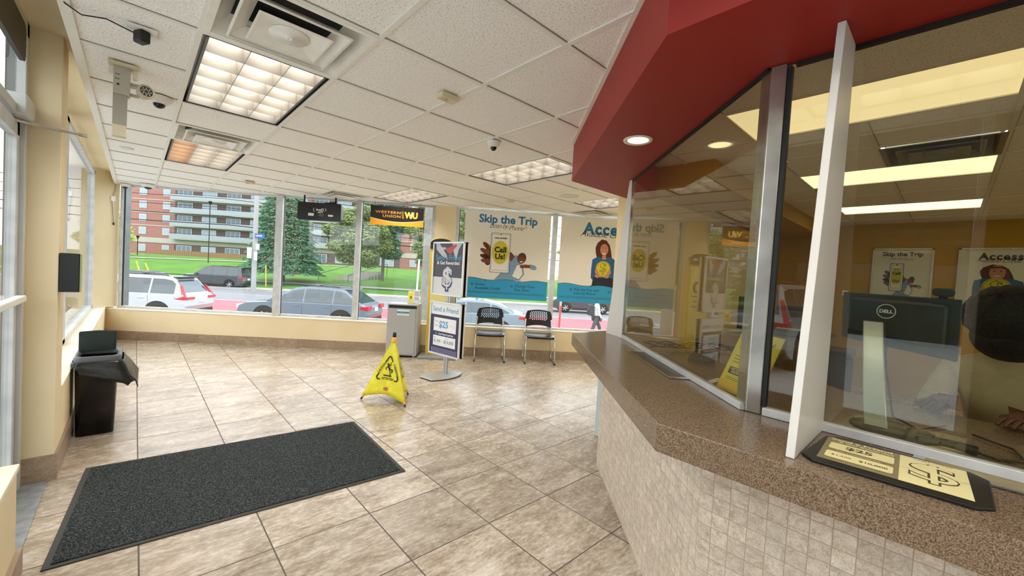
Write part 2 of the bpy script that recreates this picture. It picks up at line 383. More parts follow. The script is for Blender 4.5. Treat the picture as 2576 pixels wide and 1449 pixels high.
# door opening
m = MB(); m.box((-.527, 3.495, 0), (-.456, 3.557, 2.60)); m.box((-.527, 2.573, 0), (-.456, 2.63, 2.60)); m.box((-.527, 2.573, 2.52), (-.456, 3.557, 2.60)); m.box((-.52, 2.63, 2.06), (-.462, 3.495, 2.11))
d1 = struct(m, 'door_1', ALUW, 'aluminium framed glass entrance door', bevel=.004)
m = MB(); m.box((-.515, 2.64, .02), (-.475, 3.485, .15)); m.box((-.515, 2.64, 1.97), (-.475, 3.485, 2.045)); m.box((-.515, 2.64, .02), (-.475, 2.70, 2.045)); m.box((-.515, 3.43, .02), (-.475, 3.485, 2.045)); m.build('door_leaf', ALU, d1, bevel=.003)
MB().box((-.498, 2.70, .15), (-.492, 3.43, 1.97)).build('pane', GLASS, d1)
MB().box((-.498, 2.63, 2.11), (-.492, 3.495, 2.52)).build('pane', GLASS, d1)
m = MB(); m.box((-.475, 2.68, 1.075), (-.435, 3.46, 1.11)); m.build('push_bar', WHITEP, d1, bevel=.006)
m = MB(); m.box((-.53, 3.49, 0), (-.50, 3.50, 2.5)); m.build('gasket', DARK, d1)
m = MB(); m.prism(rrect(2.75, 2.36, 3.46, 2.56, .05), -.472, -.455, axis='x'); m.build('sign_panel', mat('panel_olive', '3d3528', .5), d1)
struct(MB().box((-.52, 2.585, 0), (-.352, 3.545, .006)), 'trim_4', mat('threshold_metal', 'a9b0b4', .45, .5, noise=(14, '8b9194')), 'grey metal threshold plate at the door', bevel=.002)
t = thing('door_closer', 'grey door closer box with a thin steel arm above the entrance door', 'door closer', (-.47, 3.5, 2.1))
m = MB(); m.box((-.515, 3.30, 2.055), (-.425, 3.54, 2.165)); m.build('body', ALUW, t, bevel=.008)
m = MB(); m.tube([(-.53, 3.36, 2.045), (-.38, 3.50, 2.05), (-.236, 3.53, 2.052)], [.012, .009, .007], 8); m.build('arm', CHROME, t)
m = MB(); m.tube([(-.262, 3.53, 2.052), (-.226, 3.535, 2.052)], .011, 8); m.build('arm_tip', CHROME, t)
# street wall
UL = -5.942
struct(MB().prism([tuple(W(UL, 6.74)[:2]), tuple(W(5.2, 6.74)[:2]), tuple(W(5.2, 6.98)[:2]), tuple(W(-6.2, 6.98)[:2])], 0, .468), 'wall_back', BEIGE, 'low beige wall under the street windows')
struct(MB().prism([tuple(W(UL, 6.732)[:2]), tuple(W(5.2, 6.732)[:2]), tuple(W(5.2, 6.98)[:2]), tuple(W(-6.2, 6.98)[:2])], .468, .485), 'trim_5', CREAM, 'cream sill along the street windows', bevel=.003)
m = MB(); m.wallquad(W(UL, 6.726), W(5.2, 6.726), 0, .14, .1)
m.add([W(UL, 6.726, .14), W(5.2, 6.726, .14), W(5.2, 6.742, .14), W(UL, 6.742, .14)], [(0, 1, 2, 3)], 0, uv=[[(.3, .1)]*4]); struct(m, 'baseboard_back', BASE, 'stone tile baseboard under the street windows')
m = MB(); wbox(m, -.90, -.56, 6.80, 7.0, .485, CZ+.02); struct(m, 'wall_pier', BEIGE, 'beige pier between the two street windows', bevel=.003)
def uwin(u0, u1, mull, name, lab, z0=.485, z1=2.44):
    m = MB(); wbox(m, u0, u1, 6.84, 6.91, z0, z0+.035); wbox(m, u0, u1, 6.86, 6.91, z1-.02, z1+.01)
    wbox(m, u0, u0+.05, 6.85, 6.90, z0, z1); wbox(m, u1-.06, u1, 6.85, 6.90, z0, z1); g = MB()
    for a, b in mull: wbox(m, a, b, 6.80, 6.90, z0, z1); wbox(g, b-.010, b+.004, 6.862, 6.885, z0, z1)
    wbox(g, u0+.05, u0+.060, 6.865, 6.885, z0, z1)
    o = struct(m, name, ALU, lab, bevel=.002); g.build('gasket', DARK, o)
    us = [u0+.05]+[v for p in mull for v in p]+[u1-.06]
    for a, b in zip(us[::2], us[1::2]): q = MB(); wbox(q, a, b, 6.872, 6.878, z0+.035, z1-.02); q.build('pane', GLASS, o)
    return o
uwin(-5.86, -.90, [(-3.448, -3.346), (-2.183, -2.098)], 'window_3', 'wide three-pane street window on the left')
uwin(-.56, 5.2, [(1.06, 1.14), (2.9, 2.98)], 'window_4', 'street window behind the hanging posters')
# other walls
struct(MB().box((1.25, -4.3, 0), (8.3, -4.2, 2.66)), 'wall_south', BEIGE, 'beige wall behind the tellers')
struct(MB().box((-.75, -4.3, 0), (1.25, -4.2, .25)), 'wall_south', BEIGE, 'low beige wall under the south window')
m = MB(); m.box((-.5, -4.29, .25), (1.25, -4.22, .30)); m.box((-.5, -4.29, 2.40), (1.25, -4.22, 2.46)); m.box((-.5, -4.29, .25), (-.44, -4.22, 2.46)); m.box((1.19, -4.29, .25), (1.25, -4.22, 2.46)); m.box((.35, -4.29, .25), (.40, -4.22, 2.46))
o = struct(m, 'window_6', ALU, 'added unseen aluminium window bringing daylight to the south aisle end'); MB().box((-.44, -4.258, .30), (1.19, -4.252, 2.40)).build('pane', GLASS, o)  # unseen window, added to bring daylight from behind the camera
struct(MB().box((8.0, -4.2, 0), (8.3, 2.3, 2.5)), 'wall_east', GOLD, 'golden yellow wall behind the teller area')
struct(MB().box((3.515, 2.12, 0), (8.0, 2.30, 2.5)), 'wall_partition', TELC, 'cream partition wall closing the teller area', bevel=.003)
struct(MB().box((3.515, 1.40, 2.26), (8.0, 2.12, 2.45)), 'wall_beam', GOLD, 'golden bulkhead beam in the teller area')
# ceiling with lay-in tiles
GX, GY, GP = .2011, 2.4782, .6096
def clip(poly, a, b):
    (x0, y0), (x1, y1) = a, b; t0, t1 = 0., 1.
    for i in range(len(poly)):
        (px, py), (qx, qy) = poly[i], poly[(i+1) % len(poly)]; nx, ny = -(qy-py), qx-px
        fa = nx*(x0-px)+ny*(y0-py); fb = nx*(x1-px)+ny*(y1-py)
        if fa < 0 and fb < 0: return None
        if fa < 0: t0 = max(t0, fa/(fa-fb))
        elif fb < 0: t1 = min(t1, fa/(fa-fb))
    return None if t0 >= t1 else ((x0+(x1-x0)*t0, y0+(y1-y0)*t0), (x0+(x1-x0)*t1, y0+(y1-y0)*t1))
def ceiling(polys, gx, gy, holes, name, lab, lab2):
    bm = bmesh.new()
    for P in polys: bm.faces.new([bm.verts.new((x, y, 2.447)) for x, y in P])
    for h in holes:
        for co, no in (((h[0], 0, 0), (1, 0, 0)), ((h[2], 0, 0), (1, 0, 0)), ((0, h[1], 0), (0, 1, 0)), ((0, h[3], 0), (0, 1, 0))):
            bmesh.ops.bisect_plane(bm, geom=bm.verts[:]+bm.edges[:]+bm.faces[:], plane_co=co, plane_no=no)
    dl = []
    for f in bm.faces:
        c = f.calc_center_median()
        if any(h[0] < c.x < h[2] and h[1] < c.y < h[3] for h in holes): dl.append(f)
    bmesh.ops.delete(bm, geom=dl, context='FACES')
    me = bpy.data.meshes.new(name); bm.to_mesh(me); bm.free(); me.materials.append(CEIL)
    o = bpy.data.objects.new(name, me); C.objects.link(o); tag(o, lab, kind='structure')
    m = MB(); g = MB()
    def cuts(a, b, hs):      # [a, b] minus the fixture spans
        out = [(a, b)]
        for h0, h1 in hs:
            out = [q for (p0, p1) in out for q in (((p0, min(p1, h0)), (max(p0, h1), p1)) if h0 < p1 and h1 > p0 else ((p0, p1),)) if q[1]-q[0] > .01]
        return out
    for P in polys:
        xs = [p[0] for p in P]; ys = [p[1] for p in P]
        for k in range(-20, 30):
            x = gx+k*GP
            if min(xs) < x < max(xs):
                s = clip(P, (x, -9), (x, 12))
                for a, b in (cuts(s[0][1], s[1][1], [(h[1], h[3]) for h in holes if h[0]+.02 < x < h[2]-.02]) if s else []):
                    m.box((x-.012, a, 2.439), (x+.012, b, 2.4465))
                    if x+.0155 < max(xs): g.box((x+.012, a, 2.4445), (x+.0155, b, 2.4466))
            y = gy+k*GP
            if min(ys) < y < max(ys):
                s = clip(P, (-9, y), (12, y))
                for a, b in (cuts(s[0][0], s[1][0], [(h[0], h[2]) for h in holes if h[1]+.02 < y < h[3]-.02]) if s else []):
                    m.box((a, y-.012, 2.4392), (b, y+.012, 2.4465))
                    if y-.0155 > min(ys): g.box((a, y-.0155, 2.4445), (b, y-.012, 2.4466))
    q = m.build(name.replace('ceiling', 'trim')+'_6' if name == 'ceiling' else 'trim_7', WHITE); q['kind'] = 'structure'; q['label'] = lab2
    g.build('painted_shadow_line', mat('shadow_line_grey', '847d70', .9), q)  # thin dark strips beside the bars, shade put into the colour
def cell(k, m, dk=1, dm=1): return (GX+k*GP, GY+m*GP, GX+(k+dk)*GP, GY+(m+dm)*GP)
TROF = [(cell(0, 0, 1, 2), 'troffer with silver louvres next to the big air diffuser'), (cell(0, 4, 1, 2), 'second troffer from the viewer, beside the smaller diffuser, one warm tube'),
        (cell(4, 0, 1, 2), 'egg-crate troffer beside the red bulkhead near the white dome camera'), (cell(4, 4, 1, 2), 'dim troffer close to the black and yellow hanging sign'),
        (cell(7, 0, 1, 2), 'troffer half hidden behind the tip of the red bulkhead'),
        (cell(0, -5, 1, 2), 'added unseen troffer brightening the aisle behind the viewer'), (cell(0, -9, 1, 2), 'added unseen troffer brightening the south end of the aisle')]  # these two are added out of view to brighten the lobby
DIFF = [(cell(0, -1), 'large white square air diffuser touching the nearest troffer'), (cell(0, 3), 'white air diffuser between the two left troffers'),
        (cell(3, 6), 'square air diffuser above the hanging black display box'), (cell(8, 2), 'square air diffuser above the second hanging poster')]
YB = (6.93-NV.x*-.25)/NV.y; YB2 = (6.93-NV.x*8.25)/NV.y
ceiling([[(-.25, -4.2), (1.25, -4.2), (1.25, .7), (-.25, .7)], [(-.25, .7), (1.25, .7), (2.55, 2.12), (-.25, 2.12)], [(-.25, 2.12), (8.25, 2.12), (8.25, max(YB2, 2.2)), (-.25, YB)]],
        GX, GY, [h for h, _ in TROF+DIFF], 'ceiling', 'white fissured lay-in ceiling tiles over the lobby', 'white tee grid of the lobby ceiling')
TY = 1.03; TPAN = [(2.64, TY-1.2192, 3.25), (4.47, TY-1.2192, 5.08), (6.30, TY-1.2192, 6.91)]
TD = (3.90, TY-1.2192, 4.47, TY-.6096)
ceiling([[(1.63, -4.2), (8.3, -4.2), (8.3, 2.12), (3.14, 2.12), (1.63, .49)]], GX, TY, [(a, b, c, b+1.2192) for a, b, c in TPAN]+[TD], 'ceiling_teller', 'fissured ceiling tiles over the teller area', 'tee grid of the teller ceiling')
# red bulkhead and counter shell
RO = [(3.50, 2.095), (2.53, 2.10), (1.195, .648), (1.20, -4.2)]; RI = [(1.63, -4.2), (1.63, .49), (2.735, 1.675), (3.50, 1.9)]
struct(MB().prism(RO+RI, SOF, 2.4385), 'wall_bulkhead', REDP, 'dark red bulkhead above the teller counter')
m = MB()
for (a, b) in zip(RO, RO[1:]):
    d = (Vector(b)-Vector(a)).normalized(); nn = Vector((d.y, -d.x)); nn = nn if nn.dot(Vector((-1, 1))) > 0 or True else nn
    m.obox((a[0], a[1], 2.4375), (b[0]-a[0], b[1]-a[1], 0), (nn.x*.022, nn.y*.022, 0), (0, 0, .004))
struct(m, 'trim_8', WHITE, 'white angle trim along the red bulkhead')
BA, BB = (2.566, 1.717), (1.43, .527)
m = MB(); m.wallquad(BA, BB, 0, .856); m.wallquad(BB, (1.43, -4.19), 0, .856, 1.645); m.wallquad((2.70, 1.60), BA, 0, .856)
m.prism([(2.69, 1.59), (2.565, 1.705), (1.438, .525), (1.438, -4.19), (1.6, -4.19), (1.6, .46)], .001, .854, 1)
o = m.build('teller_counter_base', [MOSAIC, mat('base_core', '8d7b67', .8)])
tag(o, 'stone mosaic tiled front of the teller counter', 'counter base')
# counter top
m = MB(); m.prism([(2.545, 2.01), (1.205, .594), (1.238, -4.19), (2.30, -4.19), (2.30, .22), (3.25, 1.25), (3.505, 2.01)], .857, CT)
tag(m.build('countertop', LAM, bevel=.003), 'angled brown speckled laminate countertop with a thick edge', 'countertop')
tag(MB().box((3.03, 2.02, 0), (3.50, 2.07, .855)).build('support_panel', mat('panel_pale_blue', 'cdd9de', .5), bevel=.002), 'pale white support panel under the far end of the countertop', 'panel')

# ------------------------------------------------------------------ ceiling fittings
LOUV = mat('louvre_anodised', '78736a', .4, .2)
def troffer(h, label, warm=False, egg=False):
    x0, y0, x1, y1 = h; t = thing('ceiling_light', label, 'ceiling light', ((x0+x1)/2, (y0+y1)/2, CZ), 'louvred troffers in the lobby ceiling')
    m = MB(); a, b, c, d = x0+.001, y0+.001, x1-.001, y1-.001
    m.box((a, b, 2.447), (a+.012, d, 2.575)); m.box((c-.012, b, 2.447), (c, d, 2.575)); m.box((a, b, 2.447), (c, b+.012, 2.575)); m.box((a, d-.012, 2.447), (c, d, 2.575)); m.box((a, b, 2.565), (c, d, 2.575))
    m.build('housing', DARK if not egg else BLACK, t)
    ins = .028; a, b, c, d = x0+ins, y0+ins, x1-ins, y1-ins
    m = MB(); fr = .012
    m.box((a, b, 2.446), (a+fr, d, 2.53)); m.box((c-fr, b, 2.446), (c, d, 2.53)); m.box((a, b, 2.446), (c, b+fr, 2.53)); m.box((a, d-fr, 2.446), (c, d, 2.53))
    m.build('louvre_frame', mat('louvre_frame_grey', '55514a', .4), t)
    m = MB(); nx, ny = 3, 6
    for i in range(1, nx):
        x = a+(c-a)*i/nx; m.prism([(x-.011, 2.53), (x+.011, 2.53), (x+.0015, 2.446), (x-.0015, 2.446)], b, d, axis='y')
    for j in range(1, ny):
        y = b+(d-b)*j/ny; m.prism([(y-.011, 2.53), (y+.011, 2.53), (y+.0015, 2.446), (y-.0015, 2.446)], a, c, axis='x')
    m.build('louvre', LOUV, t)
    for i in range(3):
        x = a+(c-a)*(i+.5)/3; q = MB(); q.box((x-.088, b+.02, 2.545), (x+.088, d-.02, 2.556))
        col = 'ffcfa6' if (warm and i == 0) else 'fff9f0'
        q.build('lamp_tube', mat('lamp_'+col, col, .5, emit=LAMP), t)
    return t
for k, (h, lab) in enumerate(TROF): troffer(h, lab, warm=(k == 1), egg=(k == 2))
DIFM = mat('diffuser_white', 'efede4', .35, noise=(7, 'e4e1d6'))
def diffuser(h, label, white=DIFM):
    x0, y0, x1, y1 = h; cx, cy = (x0+x1)/2, (y0+y1)/2; hw = (x1-x0)/2-.004; hh = (y1-y0)/2-.004
    t = thing('air_diffuser', label, 'air diffuser', (cx, cy, CZ), 'square ceiling air diffusers')
    def ring(m, a0, z0, a1, z1, mi=0):
        P = lambda s, z: [(cx-hw*s, cy-hh*s, z), (cx+hw*s, cy-hh*s, z), (cx+hw*s, cy+hh*s, z), (cx-hw*s, cy+hh*s, z)]
        m.add(P(a0, z0)+P(a1, z1), [(k, (k+1) % 4, 4+(k+1) % 4, 4+k) for k in range(4)], mi)
    m = MB(); ring(m, 1, 2.438, .90, 2.441); ring(m, .90, 2.441, .84, 2.475); ring(m, .84, 2.475, .68, 2.53); m.build('frame', white, t, solid=.003)
    m = MB(); m.lathe([(.001, 2.60), (.22, 2.60), (.22, 2.53), (.30, 2.53)], (cx, cy, 0), 28); m.build('duct_throat', DARK, t)
    m = MB(); ring(m, .72, 2.428, .69, 2.426); ring(m, .72, 2.428, .50, 2.475); m.build('outer_cone', white, t, solid=.004)
    m = MB(); ring(m, .50, 2.418, .24, 2.440); ring(m, .50, 2.418, .47, 2.418); m.add([(cx-hw*.26, cy-hh*.26, 2.4385), (cx+hw*.26, cy-hh*.26, 2.4385), (cx+hw*.26, cy+hh*.26, 2.4385), (cx-hw*.26, cy+hh*.26, 2.4385)], [(3, 2, 1, 0)])
    m.lathe([(.085, 2.436), (.08, 2.428), (.02, 2.428), (.018, 2.421), (.001, 2.421)], (cx, cy, 0), 24); m.build('inner_plate', white, t, solid=.003)
    return t
for h, lab in DIFF: diffuser(h, lab)
diffuser(TD, 'dark grey air diffuser in the teller ceiling', mat('diffuser_grey', '8b8674', .4))
for k, (a, b, c) in enumerate(TPAN):
    t = thing('ceiling_light', ['largest bright flat panel light over the teller counter', 'middle bright flat panel light in the teller ceiling', 'farthest bright flat panel light, nearest the golden wall'][k], 'ceiling light', ((a+c)/2, b+.6096, CZ), 'flat panel lights over the tellers')
    m = MB(); d = b+1.2192; f = .02
    for q in (((a, b), (c, b+f)), ((a, d-f), (c, d)), ((a, b), (a+f, d)), ((c-f, b), (c, d))): m.box(q[0]+(2.44,), q[1]+(2.452,))
    m.build('frame', WHITE, t); MB().box((a+f, b+f, 2.448), (c-f, d-f, 2.456)).build('diffuser_lens', mat('panel_light_%d' % k, ['ecd9a8', 'fff0c0', 'fff4d2'][k], .5, emit=PANEL*[.42, .62, .8][k]), t)
for k, (a, b, c) in enumerate(((2.64, -3.4, 3.25), (4.47, -3.4, 5.08), (6.30, -3.4, 6.91))):  # extra panels added out of view to brighten the teller room
    t = thing('ceiling_light', 'added unseen flat panel light far south in the teller ceiling, '+['nearest the counter', 'in the middle', 'nearest the golden wall'][k], 'ceiling light', ((a+c)/2, b+.6, CZ), 'flat panel lights over the tellers'); MB().box((a, b, 2.4405), (c, b+1.2, 2.4445)).build('diffuser_lens', mat('added_panel_south', 'fff2d2', .5, emit=5.), t)
def downlight(x, y, z, label):
    t = thing('recessed_downlight', label, 'downlight', (x, y, z), 'round recessed downlights')
    m = MB(); m.lathe([(.078, 0), (.076, -.006), (.058, -.004), (.054, .0)], (x, y, z), 32); m.build('trim_ring', mat('downlight_ring', 'f0e6d2', .4), t)
    m = MB(); m.lathe([(.055, -.0015), (.001, -.0015)], (x, y, z), 32); m.build('lens', mat('downlight_lens', 'fff3b8', .4, emit=3.), t)
downlight(1.99, 1.205, SOF, 'glowing round downlight in the red soffit near the glass')
downlight(1.42, -1.2, SOF, 'glowing round downlight in the red soffit further south')

# ------------------------------------------------------------------ teller screen
GA, GB = Vector((2.745, 1.675)), Vector((1.605, .475))
gd = (GA-GB).normalized(); gn = Vector((-gd.y, gd.x))
t = thing('teller_screen', 'angled glass teller screen with a chrome edged left end', 'glass screen', (GA.x, GA.y, CT), 'teller glass screens')
def gbox(m, a, b, th, z0, z1, off=0, mi=0):
    a, b = Vector(a), Vector(b); d = (b-a).normalized(); nn = Vector((-d.y, d.x))
    return m.obox((a.x+nn.x*(off-th/2), a.y+nn.y*(off-th/2), z0), (b.x-a.x, b.y-a.y, 0), (nn.x*th, nn.y*th, 0), (0, 0, z1-z0), mi)
gbox(MB(), GA, GB, .006, CT+.02, SOF-.004).build('glass', TGLASS, t)
gbox(MB(), GA, GB, .028, CT+.001, CT+.026).build('bottom_rail', ALU, t, bevel=.002)
gbox(MB(), GA, GA-gd*.012, .022, CT+.001, SOF-.001).build('edge_post', CHROME, t)
gbox(MB(), GA, GB, .016, SOF-.012, SOF-.001).build('top_gasket', DARK, t)
t = thing('teller_screen', 'straight glass teller screen in front of the monitor', 'glass screen', (1.62, .3, CT), 'teller glass screens')
gbox(MB(), (1.618, .405), (1.618, -4.19), .006, CT+.02, SOF-.004).build('glass', TGLASS, t)
gbox(MB(), (1.612, .415), (1.612, -4.19), .03, CT+.001, CT+.028).build('bottom_rail', ALU, t, bevel=.002)
gbox(MB(), (1.622, .40), (1.622, -4.19), .016, SOF-.014, SOF-.001).build('top_gasket', DARK, t)
t = thing('corner_post', 'bright aluminium corner post joining the two glass screens', 'post', (1.6, .44, CT))
MB().prism([(1.642, .512), (1.600, .467), (1.602, .422), (1.628, .422), (1.632, .46), (1.655, .50)], CT+.001, SOF-.001).build('post_body', mat('post_brushed', 'c9c6bd', .22, .85, noise=(6, 'a8a49c')), t, bevel=.003)
MB().box((1.606, .408, CT+.03), (1.632, .421, SOF-.012)).build('gasket', DARK, t)
o = MB().prism([(1.612, CT+.001), (1.262, CT+.001), (1.45, SOF-.001), (1.612, SOF-.001)], .246, .266, axis='y').build('divider_fin', FINW, bevel=.0015)
tag(o, 'tall tapering white divider fin standing on the countertop', 'divider', 'white privacy fins')
fa = (Vector((2.87, 1.905))-GA); fl = fa.length; fa.normalize(); fn = Vector((-fa.y, fa.x))
P = [(0.008, CT+.001), (fl, CT+.001), (.045, SOF-.001), (0.008, SOF-.001)]
vs = [(GA.x+fa.x*s+fn.x*w, GA.y+fa.y*s+fn.y*w, z) for w in (-.008, .008) for s, z in P]
o = MB().add(vs, [(0, 1, 2, 3), (7, 6, 5, 4)]+[(i, 4+i, 4+(i+1) % 4, (i+1) % 4) for i in range(4)]).build('divider_fin', FINW)
tag(o, 'slanted white end fin at the far left of the glass screen', 'divider', 'white privacy fins')
# deal trays
def tray(P0, P1, P2, P3, label, m1, m2):
    P0, P1, P2, P3 = [Vector((p[0], p[1], CT)) for p in (P0, P1, P2, P3)]; c = (P0+P1+P2+P3)/4
    t = thing('cash_tray', label, 'cash tray', c, 'recessed cash trays')
    m = MB(); Q = [P0, P1, P2, P3]; S = [p+(c-p)*.10 for p in Q]; B = [p+(c-p)*.35 for p in Q]
    R = [p+ZV*.003 for p in Q]; S = [p+ZV*.003 for p in S]; B = [p+ZV*.0016 for p in B]
    m.add(R+S, [(i, (i+1) % 4, 4+(i+1) % 4, 4+i) for i in range(4)]); m.build('rim', m1, t, solid=.002)
    MB().add(S+B, [(i, (i+1) % 4, 4+(i+1) % 4, 4+i) for i in range(4)]+[(4, 5, 6, 7)]).build('basin', m2, t); return t
tray((2.285, 1.36), (1.811, .85), (1.92, .75), (2.44, 1.25), 'steel rimmed dark cash tray under the angled glass', CHROME, mat('tray_dark', '4a4438', .35, .6))
tray((1.50, .04), (1.50, -.42), (1.76, -.42), (1.76, .04), 'brass coloured cash tray beyond the counter display mat', CHROME, mat('tray_brass', 'b09a5a', .3, .8))

# ------------------------------------------------------------------ floor things
m = MB(); A = [(-.202, 3.625), (1.447, 3.506), (1.380, 2.440), (-.269, 2.548)]; c = (.589, 3.03)
t = thing('entrance_mat', 'dark charcoal carpet entrance mat lying on the floor tiles', 'mat', (c[0], c[1], 0))
m.prism(A, .0005, .007); m.build('rubber_border', mat('mat_rubber', '3a3834', .7), t, bevel=.002)
B = [(c[0]+(x-c[0])*(.968), c[1]+(y-c[1])*.955) for x, y in A]; MB().prism(B, .007, .0115).build('pile', CARPET, t)

# waste bin
t = thing('waste_bin', 'black slim waste bin with a grey rim and its lid standing open', 'waste bin', (-.195, 4.42, 0))
def loop(x0, y0, x1, y1, r, z): return [(x, y, z) for x, y in rrect(x0, y0, x1, y1, r, 3)]
def loft(m, loops, mi=0, smooth=True, cap0=False, cap1=False):
    n = len(loops[0]); vs = [p for l in loops for p in l]; fs = [(i*n+k, i*n+(k+1) % n, (i+1)*n+(k+1) % n, (i+1)*n+k) for i in range(len(loops)-1) for k in range(n)]
    if cap0: fs.append(tuple(range(n))[::-1])
    if cap1: fs.append(tuple(range((len(loops)-1)*n, len(loops)*n)))
    return m.add(vs, fs, mi, smooth=smooth)
m = MB(); loft(m, [loop(-.300, 4.275, -.095, 4.56, .03, .002), loop(-.308, 4.262, -.080, 4.575, .03, .50), loop(-.308, 4.262, -.080, 4.575, .03, .575)], cap0=True); m.build('bucket', BLACKG, t)
m = MB(); loft(m, [loop(-.313, 4.250, -.062, 4.590, .04, .545), loop(-.315, 4.247, -.058, 4.592, .04, .590), loop(-.311, 4.252, -.064, 4.588, .04, .598), loop(-.292, 4.272, -.086, 4.566, .03, .596), loop(-.292, 4.272, -.086, 4.566, .03, .56)]); m.build('rim', mat('bin_rim_grey', '5f6568', .4), t)
m = MB(); m.add([(x, y, .50) for x, y in rrect(-.300, 4.27, -.088, 4.57, .03, 3)], [tuple(range(16))]); m.build('inside', mat('bin_inside', '050505', .8), t)
L0, L1 = -.305, -.098
pts = [(L0, .585), (L1, .60), (L1+.004, .742), (L1-.004, .750), (-.2, .756), (L0+.006, .750), (L0, .742)]
m = MB(); m.prism([(a, b) for a, b in pts], 4.50, 4.516, axis='y'); m.build('swing_lid', mat('bin_lid', '15201d', .45, noise=(9, '1f2c29')), t, bevel=.003)
m = MB(); m.prism([(L0+.016, .60), (L1-.014, .60), (L1-.012, .735), (L0+.018, .735)], 4.497, 4.501, axis='y'); m.build('lid_panel', mat('bin_lid2', '1a2825', .4), t)
# bin liner: rumpled skirt hanging lower on the right
random.seed(3); m = MB(); base = rrect(-.322, 4.240, -.050, 4.60, .05, 5); n = len(base); loops = []
cx, cy = -.19, 4.42
for j in range(9):
    f = j/8; L = []
    for k, (x, y) in enumerate(base):
        side = max(0, min(1, (x+.32)/.27)); front = max(0, (cy-y)/.18)
        dep = .05+.16*side**1.5*(1 if y < 4.5 else .6)+.02*math.sin(k*1.7)
        out = 1+f*(.06+.20*side)+.030*math.sin(k*2.3+j*.8)*f+.02*math.sin(k*5.1)*f
        z = .560-dep*f-.012*math.sin(k*1.1+j)*f
        X = cx+(x-cx)*out+(.05*side*side*f if side > .6 else 0); X = max(X, -.326)
        L.append((X, cy+(y-cy)*(1+f*.05+.02*math.sin(k*3.1+j)*f), z))
    loops.append(L)
loft(m, loops); o = m.build('bin_liner', mat('liner_black', '17191a', .28, bump=(30, .4, .004)), t)
q = o.modifiers.new('solid', 'SOLIDIFY'); q.thickness = .002

# black wall box on the column
t = thing('wall_terminal', 'small black flat terminal fixed on the beige column edge', 'terminal', (-.29, 3.60, 1.12))
MB().box((-.327, 3.555, 1.122), (-.243, 3.60, 1.353)).build('housing', BLACKG, t, bevel=.004)
MB().box((-.243, 3.552, 1.122), (-.237, 3.62, 1.350)).build('side_panel', mat('terminal_edge', '9aa86a', .2), t, bevel=.002)

# caution cone (three sided pop-up)
F = [Vector((1.746, 4.078, 0)), Vector((1.998, 3.607, 0)), Vector((2.222, 3.963, 0))]; AP = Vector((1.988, 3.883, .665))
t = thing('caution_cone', 'yellow three-sided fabric caution cone with black warning print', 'caution cone', (1.99, 3.88, 0))
YEL = mat('cone_fabric_yellow', 'e9e134', .55, noise=(14, 'd9cf2a')); ORG = mat('cone_yellow_cap', 'e3a92c', .4)
m = MB(); 
for i in range(3):
    a, b = F[i]+Vector((0, 0, .03)), F[(i+1) % 3]+Vector((0, 0, .03)); N = 12; rows = []
    for r in range(11):
        f = r/10; L = []
        for k in range(N+1):
            s = k/N; p = a.lerp(b, s); sag = .055*math.sin(math.pi*s)*(1-f)**1.0
            ctr = (F[0]+F[1]+F[2])/3; inw = (ctr-p).normalized()*(.028*math.sin(math.pi*s)*(1-f)); q = p.lerp(AP, f*.965)+Vector((inw.x, inw.y, 0))
            q.z = (.03+sag)+(AP.z*.965-.03-sag)*f
            L.append(q)
        rows.append(L)
    vs = [p for L in rows for p in L]; m.add(vs, [(r*(N+1)+k, r*(N+1)+k+1, (r+1)*(N+1)+k+1, (r+1)*(N+1)+k) for r in range(10) for k in range(N)], 0, smooth=True)
o = m.build('fabric', YEL, t); q = o.modifiers.new('solid', 'SOLIDIFY'); q.thickness = .002
for i in range(3):
    g = F[i]; d = (AP-g).normalized(); m = MB(); m.tube([g+d*.0+Vector((0, 0, .004)), g+d*.035], [.009, .010], 8); o = m.build('foot', BLACK, t)
    m = MB(); m.tube([g+d*.03, g+d*.075], [.014, .011], 8); m.build('corner_cap', ORG, t)
    m = MB(); m.tube([g+d*.03, AP-d*.03], .004, 6); m.build('leg', YEL, t)
m = MB(); m.lathe([(.001, 0), (.019, 0), (.017, .045), (.001, .047)], (AP.x, AP.y, .665), 16); m.build('top_knob', BLACK, t)
m = MB(); m.lathe([(.030, -.050), (.021, .0), (.001, .002)], (AP.x, AP.y, .664), 3 if False else 12); m.build('top_cap', ORG, t)
